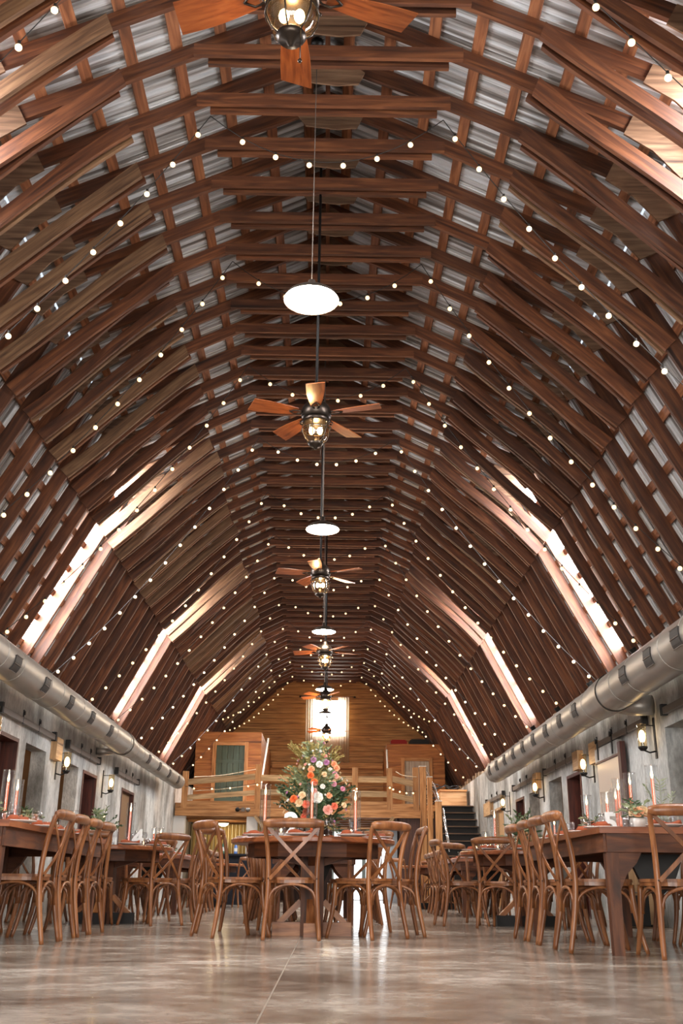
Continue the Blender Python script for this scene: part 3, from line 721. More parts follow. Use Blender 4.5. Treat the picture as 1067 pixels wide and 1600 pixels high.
# crate with coiled cables
t = thing('wooden_crate', 'square timber crate at the top of the stairs', 'crate', (3.55, 28.9, 2.45))
mm = MB(); mm.box(-.36, .36, -.25, .3, 0, .44); obj('crate_body', mm, M['tan_block'], t); mm = MB(); mm.box(-.38, .38, -.27, .32, .44, .48); obj('crate_lid', mm, M['loft'], t)
mm = MB()
for k in range(9):
    c = Vector((random.uniform(-.6, .35), random.uniform(-.1, .2), random.uniform(.53, .60) if k < 6 else .05)); r = random.uniform(.09, .17); ph = random.uniform(0, 6)
    if k >= 6: c = Vector((-.62, .2, .15+.1*k-.6))
    mm.tube([c+Vector((r*math.cos(a), r*.6*math.sin(a), .05*math.sin(a+ph))) for a in [2*PI*q/16 for q in range(16)]], .014, 5, closed=True)
o = obj('coiled_cable', mm, M['black'], None, (3.55, 28.9, 2.45)); tag(o, 'tangle of black coiled cables on the timber crate', 'cable coil')
# stairs
t = thing('staircase', 'dark wooden stairs rising to the loft along the right wall', 'stairs', (3.5, 28.1, 0))
n = 13
for i in range(n):
    z = 2.45-.188*i; y = -.26*i
    mm = MB(); mm.box(-.46, .48, y-.27, y+.02, z-.04, z); tr = obj('stair_tread', mm, M['stair'], t)
    mm = MB(); mm.box(-.46, .48, y-.275, y-.27, z-.022, z-.002); obj('nosing', mm, M['nosing'], tr)
    if z > .2: mm = MB(); mm.box(-.46, .48, y-.01, y+.01, z-.188, z-.04); obj('riser', mm, M['stair'], t)
t2 = thing('stair_rail', 'timber stair posts with pale metal handrail left of the dark stairs', 'handrail', (3.0, 28.1, 0))
for px, py, zt, wd in ((-.37, -.3, 3.44, .17), (-.25, -.95, 3.10, .12), (-.13, -1.9, 2.42, .15)):
    mm = MB(); mm.box(px-wd/2, px+wd/2, py-.08, py+.08, 0, zt); p = obj('post', mm, M['loft'], t2)
    mm = MB(); mm.box(px-wd/2-.01, px+wd/2+.01, py-.09, py+.09, zt, zt+.02); obj('post_cap', mm, M['white'], p)
for a, b in (((-.27, -.4, 3.3), (-.16, -.85, 2.95)), ((-.15, -1.0, 2.95), (-.05, -1.80, 2.3)), ((-.03, -2.0, 2.25), (.01, -2.8, 1.4))):
    mm = MB(); mm.tube([a, b], .02, 8); mm.tube([(a[0], a[1], a[2]-.2), (b[0], b[1], b[2]-.2)], .012, 6); obj('handrail', mm, M['chrome'], t2)
# under the loft
m = MB()
vs = []; fs = []
n = 120
for i in range(n+1):
    x = -3.99+2.6*i/n; yy = 31.4+.03*math.cos(i*PI/2.5)
    vs += [(x, yy, 0), (x, yy, 2.1)]
for i in range(n): fs.append((2*i, 2*i+1, 2*i+3, 2*i+2))
m.add(vs, fs); o = obj('wall_loft_corrugated', m, M['gold_metal']); o['kind'] = 'structure'
m = MB(); m.box(-1.4, .25, 33.4, 33.5, 0, 2.12); m.box(2.15, 3.0, 33.4, 33.5, 0, 2.12)
struct('wall_loft_back', m, M['brown_panel'])
m = MB(); m.box(1.95, 3.0, 28.0, 28.06, 0, 2.12); m.box(1.95, 2.0, 28.0, 33.4, 0, 2.12)
for i in range(8): m.box(1.97+i*.13, 1.97+i*.13+.006, 27.99, 28.0, 0, 2.12)
o = obj('closet', m, M['brown_panel']); tag(o, 'dark brown boarded closet under the right of the loft', 'closet')
# daylit glass doors below the loft
m = MB(); m.add([(.25, 33.45, 0.02), (2.15, 33.45, .02), (2.15, 33.45, 2.05), (.25, 33.45, 2.05)], [(0, 1, 2, 3)]); d = struct('door_7', m, M['door_glow'])
m = MB()
for x in (.25, 1.18, 1.24, 2.09): m.box(x, x+.06, 33.38, 33.46, 0, 2.1)
m.box(.25, 2.15, 33.38, 33.46, 2.02, 2.1); obj('door_frame', m, M['green'], d)
t = thing('ceiling_light', 'round white ceiling light glowing under the left of the loft', 'ceiling light', (-2.9, 30.2, 2.10))
mm = MB(); mm.lathe([(.17, 0), (.17, -.03), (.16, -.035)], 20); obj('trim_ring', mm, M['bronze'], t)
mm = MB(); mm.lathe([(.16, -.03), (.13, -.09), (.07, -.12), (.001, -.13)], 20); obj('glass_dome', mm, plain('lit_dome', (1, .9, .7, 1), .4, 0, (1, .84, .55, 1), 2.5), t)
L_ = bpy.data.lights.new('under_loft_lamp', 'POINT'); L_.energy = 16; L_.color = (1, .78, .48); L_.shadow_soft_size = .3; lo = bpy.data.objects.new('under_loft_lamp', L_); lo.location = (-2.9, 30.2, 1.9); COL.objects.link(lo)
t = thing('security_light', 'small twin headed black security light on the loft beam', 'spotlight', (-2.15, LY-.1, 2.28))
mm = MB(); mm.box(-.05, .05, -.03, .04, -.05, .05); mm.tube([(0, 0, 0), (.0, -.05, .05)], .01, 6); obj('bracket', mm, M['iron'], t)
for dx in (-.14, .14):
    mm = MB(); mm.tube([(dx*.3, -.02, 0), (dx, -.05, .01)], .012, 6); mm.tube([(dx, 0, .01), (dx, -.08, 0), (dx, -.11, -.01)], [.035, .055, .06], 10); obj('lamp_head', mm, M['black'] if dx < 0 else M['chrome'], t)
# black bar with bottles
t = thing('bar_counter', 'bar counter draped in black cloth below the loft', 'bar', (-1.75, 24.0, 0))
mm = MB(); mm.box(-.7, .75, -.3, .3, 0, 1.02); obj('cloth_skirt', mm, M['black_cloth'], t); mm = MB(); mm.box(-.74, .79, -.34, .34, 1.02, 1.06); obj('bar_top', mm, M['black_cloth'], t)
def bottle(x, y, z, h, mat, label):
    t = thing('bottle', label, 'bottle', (x, y, z), 0, 'bottles on the black bar')
    mm = MB(); mm.lathe([(.001, 0), (.036, 0), (.038, .02), (.038, h*.6), (.014, h*.78), (.013, h), (.001, h)], 12); obj('glass_body', mm, M[mat], t)
    mm = MB(); mm.lathe([(.039, h*.2), (.039, h*.48)], 12); obj('paper_label', mm, M['white'], t)
for i, (dx, h, mt, l) in enumerate(((-.5, .30, 'green', 'green glass bottle at the left end of the black bar'), (-.22, .26, 'blue', 'blue bottle on the black bar'), (.2, .30, 'green', 'green glass bottle right of middle on the black bar'), (.45, .22, 'white', 'short white bottle at the right end of the black bar'))):
    bottle(-1.75+dx, 23.9, 1.06, h, mt, l)

# wooden grille cover and black box against the right wall
t = thing('floor_register_box', 'tan wooden box with a grey metal grille against the right wall', 'vent box', (3.80, 12.9, 0))
mm = MB(); mm.box(-.16, .18, -.35, .55, 0.02, 1.0); obj('box_body', mm, M['tan_block'], t)
mm = MB()
mm.box(-.175, -.16, -.25, .35, .30, .84); g = obj('grille', mm, M['iron'], t)
mm = MB()
for i in range(11): mm.box(-.185, -.175, -.24, .34, .33+i*.045, .345+i*.045)
obj('louvre', mm, M['chrome'], g)
t = thing('power_box', 'small black equipment box on the floor by the tan vent box', 'box', (3.6, 12.2, 0))
mm = MB(); mm.box(-.12, .12, -.14, .14, .02, .34); obj('case', mm, M['black'], t); mm = MB(); mm.tube([(-.06, -.15, .34), (-.06, -.15, .37), (.06, -.15, .37), (.06, -.15, .34)], .008, 6); obj('handle', mm, M['iron'], t)

# ------------------------------------------------------------------ ceiling fans and pendants
def fan(y, ang, label, i):
    t = thing('ceiling_fan', label, 'ceiling fan', ((-.14, -.07, -.06, 0, 0, .02)[i], y, 4.6), 0, 'ceiling fans along the ridge'); x = 0
    mm = MB(); mm.lathe([(.001, 3.286), (.08, 3.28), (.08, 3.22), (.05, 3.18), (.02, 3.16)], 16); obj('canopy', mm, M['black'], t)
    mm = MB(); mm.tube([(0, 0, .30), (0, 0, 3.20)], .014, 8); obj('downrod', mm, M['black'], t)
    mm = MB(); mm.lathe([(.014, .36), (.045, .34), (.05, .30), (.09, .27), (.135, .22), (.15, .17), (.145, .12), (.11, .09), (.001, .085)], 24); obj('motor_housing', mm, M['bronze'], t)
    mm = MB(); mm.lathe([(.135, .085), (.14, .06), (.12, .05), (.001, .05)], 24); obj('fitter_ring', mm, M['bronze'], t)
    mm = MB(); mm.lathe([(.112, .05), (.125, 0), (.122, -.06), (.098, -.12), (.06, -.155)], 20); obj('lantern_glass', mm, M['lantern_glass'], t)
    mm = MB()
    for k in range(6):
        a = 2*PI*k/6+.3; c, s = math.cos(a), math.sin(a)
        mm.tube([(c*.125, s*.125, .06), (c*.137, s*.137, 0), (c*.133, s*.133, -.06), (c*.106, s*.106, -.125), (c*.06, s*.06, -.165)], .005, 5)
        mm.ball((c*.148, s*.148, .03), .012, 6, 4)
    mm.tube([(math.cos(2*PI*k/20)*.137, math.sin(2*PI*k/20)*.137, -.02) for k in range(20)], .005, 5, closed=True)
    mm.lathe([(.07, -.155), (.078, -.165), (.06, -.19), (.025, -.20), (.012, -.225), (.001, -.23)], 16); obj('lantern_cage', mm, M['bronze'], t)
    for dx in (-.04, .04):
        mm = MB(); mm.ball((dx, 0, -.03), .028, 10, 6, 1.5); obj('bulb', mm, M['lamp_bulb'], t)
    mm = MB(); mm.tube([(.05, -.05, -.15), (.05, -.05, -.36)], .003, 5); mm.ball((.05, -.05, -.37), .012, 6, 4); obj('pull_chain', mm, M['bronze'], t)
    for k in range(5):
        a = math.radians(ang+72*k); b = bpy.data.objects.new('fan_blade', None)
        # blade outline, pitched 12 degrees
        L0, L1 = .19, .66; n = 8; vs = []; ca, sa = math.cos(a), math.sin(a)
        def P(r, w, dz): return (ca*r-sa*w, sa*r+ca*w, .155+dz)
        outl = []
        for q in range(n+1):
            u = q/n; r = L0+(L1-L0)*u; w = .048+.040*math.sin(min(1, u*1.25)*PI/2); r2 = r-(.02*(1 if u > .99 else 0))
            outl.append((r2, w, u))
        for (r, w, u) in outl:
            for sgn in (-1, 1):
                ww = sgn*w; dz = ww*.21; vs.append(P(r+(.025 if u > .99 and sgn < 0 else 0), ww, dz)); vs.append(P(r+(.025 if u > .99 and sgn < 0 else 0), ww, dz-.008))
        fs = []; us = []
        for q in range(n):
            c = q*4; e = c+4
            for f in ((c, e, e+2, c+2), (c+1, c+3, e+3, e+1), (c, c+1, e+1, e), (c+2, e+2, e+3, c+3)):
                fs.append(f); us.append([(math.hypot(vs[i][0], vs[i][1]), (-sa*vs[i][0]+ca*vs[i][1])) for i in f])
        fs += [(0, 2, 3, 1), (n*4, n*4+1, n*4+3, n*4+2)]; us += [[(0, 0)]*4]*2
        mm = MB(); mm.add(vs, fs, us); bl = obj('fan_blade', mm, M['fan_blade'], t)
        mm = MB(); mm.tube([P(.12, 0, -.01), P(.17, .03, -.012), P(.22, .035, -.012), P(.27, 0, -.014)], .007, 5); mm.tube([P(.12, 0, -.01), P(.17, -.03, -.012), P(.22, -.035, -.018), P(.27, 0, -.014)], .007, 5)
        obj('blade_iron', mm, M['bronze'], bl)
    point('fan_light', (0, 0, -.03), 22 if i < 3 else (90 if i < 4 else 260), (1.0, .74, .44), .05, t)
FL = ['nearest ceiling fan, cut by the top of the frame, wide brown blades over caged lantern', 'second ceiling fan from the camera, blades spread under a long rod', 'third ceiling fan from the camera, between two lit pendants', 'fourth ceiling fan from the camera, pale blades over caged lantern', 'fifth ceiling fan, dark against the top of the bright gable window', 'farthest ceiling fan, dark against the bottom of the bright gable window']
for i, (y, a) in enumerate(FANS): fan(y, a, FL[i], i)
PEND = [(7.35, 5.08, 'nearest white glowing pendant lamp'), (13.2, 5.08, 'second glowing pendant lamp, just beyond the second fan'), (19.3, 5.1, 'third glowing pendant lamp, just beyond the third fan'), (25.5, 5.1, 'fourth glowing pendant lamp, above the gable window'), (31.0, 5.35, 'farthest pendant lamp, grey against the bright window')]
for i, (y, z, l) in enumerate(PEND):
    t = thing('pendant_lamp', l, 'pendant lamp', (-.03 if i else -.10, y, z), 0, 'metal shade pendants along the ridge')
    mm = MB(); mm.tube([(0, 0, .12), (0, 0, 7.84-z)], .004 if i == 0 else .010, 6); obj('stem', mm, M['iron'], t)
    mm = MB(); mm.lathe([(.001, 7.886-z), (.06, 7.88-z), (.06, 7.83-z), (.001, 7.82-z)], 14); obj('canopy', mm, M['black'], t)
    mm = MB(); mm.lathe([(.012, .17), (.03, .165), (.035, .10), (.05, .09), (.10, .075), (.17, .045), (.215, .01), (.23, -.02), (.235, -.022), (.233, -.028)], 32); obj('shade', mm, M['shade_out'], t)
    mm = MB(); mm.lathe([(.001, .01), (.12, .008), (.20, -.005), (.226, -.022)], 32); obj('lit_reflector', mm, M['lens'], t)

# ------------------------------------------------------------------ string lights
BULB = MB(); BULB.ball((0, 0, -.045), .026, 10, 6); BULB = BULB.mesh('bulb', M['bulb'])
SOCK = MB(); SOCK.lathe([(.001, .012), (.012, .010), (.013, -.022), (.001, -.024)], 8); SOCK = SOCK.mesh('socket', M['wire'])
def sag(a, b, s, n): return [Vector(a)*(1-t)+Vector(b)*t-Vector((0, 0, s*4*t*(1-t))) for t in [i/n for i in range(n+1)]]
SY = [5.28, 7.75, 10.15, 12.7, 15.15, 17.6, 20.0, 22.5, 24.9, 27.4, 29.8, 32.2, 34.6]
for i, y in enumerate(SY):
    lab = 'bulb string swagged across the vault, %s' % (['cut by the top of the frame', 'second, drooping below the nearest collar ties'][i] if i < 2 else '%s from the camera' % ORD[i])
    t = thing('string_lights', lab, 'string lights', (0, y, 0), 0, 'bulb strings across the roof'); mm = MB()
    rj = lambda a: random.uniform(-a, a)
    cs = sag((-1.12, 0, 7.34), (1.12, 0, 7.34), .48+rj(.05), 14)
    spots = [cs[k] for k in (2, 4, 6, 8, 10, 12)]
    mm.tube(cs, .005, 4, cap=False)
    for s in (-1, 1):
        dy = rj(.25)
        side = sag((s*1.12, 0, 7.34), (s*(4.12), dy, 3.35) if y < 31 else (s*3.35, 0, 5.35), .30+rj(.06), 28); mm.tube(side, .005, 4, cap=False)
        spots += [side[k] for k in range(1, 28, 2)]
    obj('cable', mm, M['wire'], t)
    for p in spots:
        if i < 4: so = link('socket', SOCK, t, p); link('bulb', BULB, so, (0, 0, 0))
        else: link('bulb', BULB, t, p)
# string along the loft railing
t = thing('string_lights', 'short string of bulbs draped along the loft railing', 'string lights', (0, LY-.14, 0), 0, 'bulb strings across the roof'); mm = MB(); pts = []
for a, b in (((-3.72, .076, 2.86), (-1.8, .076, 2.96)), ((-1.8, .076, 2.96), (1.74, .076, 2.92)), ((1.74, .076, 2.92), (2.45, .076, 2.8))): pts += sag(a, b, .06, 8)
mm.tube(pts, .005, 4); obj('cable', mm, M['wire'], t)
for p in pts[1::2]: link('bulb', BULB, t, (p[0], p[1]-.03, p[2]))

# ------------------------------------------------------------------ chairs
def build_chair():
    t = thing('crossback_chair', '', 'chair', (0, 0, 0)); W_ = M['chair']
    # seat: rounded trapezoid with a rim band
    def seat_outline(k=1.0, n=36):
        out = []
        for i in range(n):
            a = 2*PI*i/n; c, s = math.cos(a), math.sin(a); e = .55
            x = abs(c)**e*(1 if c > 0 else -1); y = abs(s)**e*(1 if s > 0 else -1)
            hw = .205+.02*y; out.append((x*hw*k, y*.215*k+.005))
        return out
    m = MB(); o = seat_outline(); n = len(o)
    vs = [(x, y, .452) for x, y in o]+[(x, y, .472) for x, y in seat_outline(.985)]+[(0, 0, .464)]+[(0, 0, .452)]
    fs = [(i, (i+1) % n, n+(i+1) % n, n+i) for i in range(n)]+[(n+i, n+(i+1) % n, 2*n) for i in range(n)]+[((i+1) % n, i, 2*n+1) for i in range(n)]
    m.add(vs, fs, None, False); obj('seat', m, W_, t)
    m = MB(); o = seat_outline(.97); vs = [(x, y, .452) for x, y in o]+[(x, y, .428) for x, y in o]+[(x*.9, y*.9, .428) for x, y in o]+[(x*.9, y*.9, .452) for x, y in o]
    fs = []
    for i in range(n):
        j = (i+1) % n; fs += [(i, i+n, j+n, j), (i+n, i+2*n, j+2*n, j+n), (i+2*n, i+3*n, j+3*n, j+2*n)]
    m.add(vs, fs, None, False); obj('seat_frame', m, W_, t)
    for s in (-1, 1):
        rear = ease([(s*.222, -.275, 0.0), (s*.216, -.255, .10), (s*.206, -.232, .22), (s*.198, -.215, .34), (s*.196, -.208, .45), (s*.199, -.215, .58), (s*.210, -.235, .70), (s*.224, -.262, .80), (s*.232, -.285, .865), (s*.222, -.297, .888)], 3)
        R = [.0165+.004*min(1, p.z/.25) - .003*max(0, (p.z-.5)/.4) for p in rear]
        m = MB(); m.tube(rear, R, 8); obj('leg', m, W_, t)
        fr = ease([(s*.212, .250, 0.0), (s*.200, .225, .10), (s*.190, .200, .22), (s*.184, .186, .34), (s*.182, .180, .435)], 3)
        m = MB(); m.tube(fr, [.015+.006*min(1, p.z/.3) for p in fr], 8); obj('leg', m, W_, t)
    # top rail, bent back in the middle
    pts = []
    for k in range(13):
        u = k/12*2-1; pts.append((u*.246, -.292-.028*(1-u*u), .889-.004*u*u))
    m = MB(); m.tube(pts, [.022, .033, .037, .038, .038, .038, .038, .038, .038, .038, .037, .033, .022], 12, flat=((0, 1, 0), .72)); obj('top_rail', m, W_, t)
    # crossed bands
    for s in (-1, 1):
        m = MB(); a = Vector((s*.212, -.272, .862)); b = Vector((-s*.188, -.222, .458)); n = 12; vs = []
        for k in range(n+1):
            u = k/n; p = a.lerp(b, u); p.y += -.030*math.sin(PI*u)-(.004 if s > 0 else -.004); d = (b-a).normalized()
            wv = Vector((d.z, 0, -d.x)).normalized()*.0135; th = Vector((0, .004, 0))
            vs += [p-wv-th, p+wv-th, p+wv+th, p-wv+th]
        fs = [(3, 2, 1, 0), (n*4, n*4+1, n*4+2, n*4+3)]
        for k in range(n):
            c = k*4; e = c+4
            fs += [(c, c+1, e+1, e), (c+1, c+2, e+2, e+1), (c+2, c+3, e+3, e+2), (c+3, c, e, e+3)]
        m.add(vs, fs, None, False); obj('cross_band', m, W_, t)
    # bentwood arches under the seat
    def arch(pa, pb, top=.418, low=.255):
        pa, pb = Vector(pa), Vector(pb); pts = []
        for k in range(15):
            a = PI*k/14; u = .5-.5*math.cos(a); p = pa.lerp(pb, u); p.z = low+(top-low)*math.sin(a)**.62; pts.append(p)
        m = MB(); m.tube(pts, .0105, 7); obj('bentwood_arch', m, W_, t)
    arch((-.188, -.226, 0), (.188, -.226, 0)); arch((-.172, .195, 0), (.172, .195, 0))
    arch((-.192, -.205, 0), (-.178, .175, 0)); arch((.192, -.205, 0), (.178, .175, 0))
    m = MB()
    for s in (-1, 1): m.ball((s*.196, -.233, .462), .006, 6, 4)
    obj('rivets', m, M['bronze'], t)
    return t
CH = build_chair(); CH_used = [False]
def chair(fx, fy, dx, dy, label, group):
    """place by the midpoint of the rear feet and the facing direction"""
    L = math.hypot(dx, dy); dx /= L; dy /= L; rz = math.atan2(dy, dx)-PI/2
    loc = (fx+dx*.27, fy+dy*.27, 0)
    if not CH_used[0]:
        CH_used[0] = True; CH.location = loc; CH.rotation_euler = (0, 0, rz); CH['label'] = label; CH['group'] = group; return CH
    return dup(CH, loc, rz, label, group)
WC = 'crossback chair'
# near left farm table
for i, y in enumerate((7.95, 8.47, 8.99, 9.51)): chair(-1.91, y, -1, random.uniform(-.04, .04), '%s on the aisle side of the near left farm table, %s from the camera' % (WC, ORD[i]), 'chairs at the near left farm table')
for i, y in enumerate((7.5, 8.1, 8.7, 9.3)): chair(-3.25, y, 1, random.uniform(-.05, .05), '%s between the near left farm table and the wall, %s from the camera' % (WC, ORD[i]), 'chairs at the near left farm table')
# near right farm table
for i, y in enumerate((7.50, 8.03, 8.58, 9.14)): chair(1.73, y, 1, random.uniform(-.05, .05), '%s on the aisle side of the near right farm table, %s from the camera' % (WC, ORD[i]), 'chairs at the near right farm table')
for i, y in enumerate((7.7, 8.28, 8.86, 9.42)): chair(3.38, y, -1, random.uniform(-.05, .05), '%s between the near right farm table and the wall, %s from the camera' % (WC, ORD[i]), 'chairs at the near right farm table')
chair(2.40, 6.73, -.04, 1, 'crossback chair at the camera end of the near right farm table', 'chairs at the near right farm table')
# central round table
CR = (-.03, 9.54)
for fx, fy, l in ((-.18, 8.61, 'back square to the camera'), (-.93, 9.03, 'nearest on the left'), (.62, 8.91, 'nearest on the right'), (.93, 9.60, 'on the right, seen side on')):
    tx, ty = CR
    if l.startswith('back'): tx = fx; ty = 20
    chair(fx, fy, tx-fx, ty-fy, 'crossback chair at the central round table, '+l, 'chairs at the central round table')
for ang, l in ((157, 'far side, leftmost'), (108, 'far side, middle'), (58, 'far side, rightmost')):
    a = math.radians(ang); chair(CR[0]+1.03*math.cos(a), CR[1]+1.03*math.sin(a), -math.cos(a), -math.sin(a), 'crossback chair at the central round table, '+l, 'chairs at the central round table')
# left round table
LR = (-2.38, 12.0); RR = (2.38, 12.35)
for ang, l in ((-90, 'back to the camera'), (-38, 'turned away beside the aisle'), (14, 'aisle side behind another chair'), (66, 'far side by the aisle'), (118, 'far side by the wall'), (170, 'wall side')):
    a = math.radians(ang); chair(LR[0]+1.02*math.cos(a), LR[1]+1.02*math.sin(a), -math.cos(a), -math.sin(a), 'crossback chair at the left round table, '+l, 'chairs at the left round table')
for ang, l in ((-118, 'back to the camera'), (-172, 'nearest the aisle, side on'), (-66, 'near side, behind the farm table chairs'), (135, 'far side by the aisle'), (83, 'far side by the wall'), (31, 'wall side')):
    a = math.radians(ang); chair(RR[0]+1.02*math.cos(a), RR[1]+1.02*math.sin(a), -math.cos(a), -math.sin(a), 'crossback chair at the right round table, '+l, 'chairs at the right round table')
# central farm table
for i, y in enumerate((12.4, 13.0, 13.6, 14.2)):
    chair(.72, y, -1, 0, 'crossback chair on the right side of the central farm table, %s from the camera' % ORD[i], 'chairs at the central farm table')
    chair(-.82, y, 1, 0, 'crossback chair on the left side of the central farm table, %s from the camera' % ORD[i], 'chairs at the central farm table')
# far farm tables, left and right
for s, nm in ((-1, 'left'), (1, 'right')):
    for i, y in enumerate((15.78, 16.28, 16.8, 17.32, 17.84)):
        chair(s*1.80, y, s, 0, 'crossback chair on the aisle side of the far %s farm table, %s from the camera' % (nm, ORD[i]), 'chairs at the far %s farm table' % nm)
        if i < 4: chair(s*3.2, y, -s, 0, 'crossback chair on the wall side of the far %s farm table, %s from the camera' % (nm, ORD[i]), 'chairs at the far %s farm table' % nm)
    chair(s*2.5, 14.84, 0, 1, 'crossback chair at the camera end of the far %s farm table' % nm, 'chairs at the far %s farm table' % nm)
    for ang, l in ((-90, 'back to the camera'), (-90+s*-55, 'nearest the aisle'), (90, 'far side')):
        a = math.radians(ang); chair(s*2.3+1.03*math.cos(a), 21.3+1.03*math.sin(a), -math.cos(a), -math.sin(a), 'crossback chair at the farthest %s round table, %s' % (nm, l), 'chairs at the farthest %s round table' % nm)

# ------------------------------------------------------------------ tables
ZT = .80
def farm_table(x, y0, y1, label):
    t = thing('farm_table', label, 'table', (x, (y0+y1)/2, 0), 0, 'rectangular farm tables'); hw = .50; hl = (y1-y0)/2
    m = MB()
    for i in range(5):
        a = -hw+.2*i; m.plank((a+.1, -hl+.09, ZT-.02), (a+.1, hl-.09, ZT-.02), .197, .04)
    m.plank((-hw, -hl+.045, ZT-.02), (hw, -hl+.045, ZT-.02), .09, .042); m.plank((-hw, hl-.045, ZT-.02), (hw, hl-.045, ZT-.02), .09, .042)
    obj('tabletop', m, M['table'], t)
    m = MB(); q = .05
    for s in (-1, 1):
        m.plank((s*(hw-q), -hl+q, ZT-.10), (s*(hw-q), hl-q, ZT-.10), .035, .12); m.plank((-hw+q, s*(hl-q), ZT-.10), (hw-q, s*(hl-q), ZT-.10), .035, .12)
    obj('apron', m, M['table_dark'], t)
    for sx in (-1, 1):
        for sy in (-1, 1):
            x_, y_ = sx*(hw-.09), sy*(hl-.10); m = MB()
            m.plank((x_, y_, 0), (x_, y_, ZT-.04), .07, .07, (0, 1, 0), .085, .085)
            # shaped corner bracket
            g = [(0, 0), (.16, 0), (.12, -.07), (.05, -.14), (0, -.24)]
            mm = MB(); mm.prism([(-sx*(px+.04)+x_, pz+ZT-.16) for px, pz in g], y_-.03, y_+.03); lg = obj('leg', m, M['table_dark'], t); obj('corner_bracket', mm, M['table_dark'], lg)
    m = MB(); m.prism([(-.20, ZT-.16), (.20, ZT-.16), (.12, ZT-.34), (.04, ZT-.42), (-.04, ZT-.42), (-.12, ZT-.34)], -hl+.45, -hl+.50); obj('trestle_board', m, M['base_black'], t)
    return t
farm_table(-2.50, 6.95, 10.05, 'long brown farm table nearest the camera on the left'); farm_table(2.42, 7.03, 9.93, 'long brown farm table nearest the camera on the right')
farm_table(-.05, 11.9, 14.8, 'long brown farm table in the middle behind the round one'); farm_table(-2.5, 15.4, 18.3, 'long brown farm table far down the left side'); farm_table(2.5, 15.4, 18.3, 'long brown farm table far down the right side')
def round_table(x, y, label, foot, r=.735):
    t = thing('round_table', label, 'table', (x, y, 0), 0, 'round pedestal tables')
    m = MB(); m.lathe([(.001, ZT), (r-.012, ZT), (r, ZT-.01), (r, ZT-.04), (r-.015, ZT-.048), (.001, ZT-.048)], 56, smooth=False); me = m.mesh('tabletop', M['table'])
    uvl = me.uv_layers[0]
    for l in me.loops: v = me.vertices[l.vertex_index].co; uvl.data[l.index].uv = (v.x, v.y+v.z)
    link('tabletop', me, t)
    m = MB(); m.lathe([(r-.15, ZT-.045), (r-.15, ZT-.16), (r-.18, ZT-.16), (r-.18, ZT-.045)], 12, smooth=False)
    me = m.mesh('apron', M['table_dark'])
    for l in me.loops: v = me.vertices[l.vertex_index].co; me.uv_layers[0].data[l.index].uv = (math.atan2(v.y, v.x)*.55, v.z)
    link('apron', me, t)
    m = MB(); m.plank((0, 0, 0), (0, 0, ZT-.05), .20, .20, (0, 1, 0)); obj('pedestal', m, M['table_dark'], t)
    for a in range(4):
        c, s = (1, 0, -1, 0)[a], (0, 1, 0, -1)[a]
        m = MB(); m.plank((c*.09, s*.09, .055), (c*.345, s*.345, .055), .13, .11); f = obj('foot_beam', m, M[foot], t)
        m = MB(); m.plank((c*.10, s*.10, .28), (c*.29, s*.29, .10), .09, .05); obj('diagonal_brace', m, M['base_light'], f)
        m = MB(); m.plank((c*.08, s*.08, ZT-.20), (c*.45, s*.45, ZT-.09), .08, .06); obj('top_bearer', m, M['table_dark'], t)
    return t
round_table(CR[0], CR[1], 'round pedestal table in the centre under the tall flowers', 'base_light'); round_table(LR[0], LR[1], 'round pedestal table on the left behind the first farm table', 'base_black')
round_table(RR[0], RR[1], 'round pedestal table on the right behind the first farm table', 'base_black'); round_table(-2.3, 21.3, 'round pedestal table farthest down the left side', 'base_black'); round_table(2.3, 21.3, 'round pedestal table farthest down the right side', 'base_black')

# ------------------------------------------------------------------ tableware prototypes
def P_plate():
    t = thing('dinner_plate', '', 'plate'); m = MB(); m.lathe([(.001, .006), (.08, .006), (.09, .010), (.135, .020), (.137, .022), (.134, .024), (.088, .014), (.001, .010)], 32); obj('plate', m, M['china'], t); return t
def P_napkin():
    m = MB(); n = 8; vs = []; fs = []
    for i in range(n+1):
        u = i/n; x = -.10+.20*u; w = .018+.045*abs(u-.45)*1.6; z = .012*math.sin(u*7)+.018
        vs += [(x, -w, .002), (x, -w*.6, z+.008), (x, w*.5, z+.012), (x, w, .002)]
    for i in range(n):
        c = i*4; e = c+4; fs += [(c, e, e+1, c+1), (c+1, e+1, e+2, c+2), (c+2, e+2, e+3, c+3), (c, c+3, e+3, e)]
    fs += [(0, 1, 2, 3), (n*4+3, n*4+2, n*4+1, n*4)]
    m.add(vs, fs, None, True); o = obj('napkin', m, M['napkin']); return tag(o, '', 'napkin')
def P_tumbler():
    m = MB(); m.lathe([(.001, .004), (.032, .004), (.036, .012), (.040, .092), (.0375, .093), (.034, .016), (.001, .014)], 20); o = obj('tumbler', m, M['glass']); return tag(o, '', 'glass')
def P_goblet():
    m = MB(); m.lathe([(.001, .002), (.034, .003), (.034, .006), (.006, .012), (.005, .07), (.012, .08), (.036, .10), (.043, .13), (.040, .165), (.038, .166), (.041, .13), (.033, .103), (.001, .09)], 20); o = obj('wine_glass', m, M['glass']); return tag(o, '', 'wine glass')
def P_candle(h, hg):
    t = thing('taper_candle', '', 'candle'); m = MB(); m.lathe([(.001, .0), (.046, .0), (.046, .012), (.012, .014), (.0115, h), (.006, h+.006), (.001, h+.008)], 14); obj('taper', m, M['taper'], t)
    m = MB(); m.lathe([(.001, h+.006), (.008, h+.018), (.010, h+.03), (.005, h+.055), (.001, h+.07)], 10); obj('flame', m, M['flame'], t)
    m = MB(); m.lathe([(.047, .0), (.047, hg)], 22); m.tube([(.047*math.cos(2*PI*k/22), .047*math.sin(2*PI*k/22), hg) for k in range(22)], .002, 4, closed=True); g = obj('glass_cylinder', m, M['glass'], t)
    return t
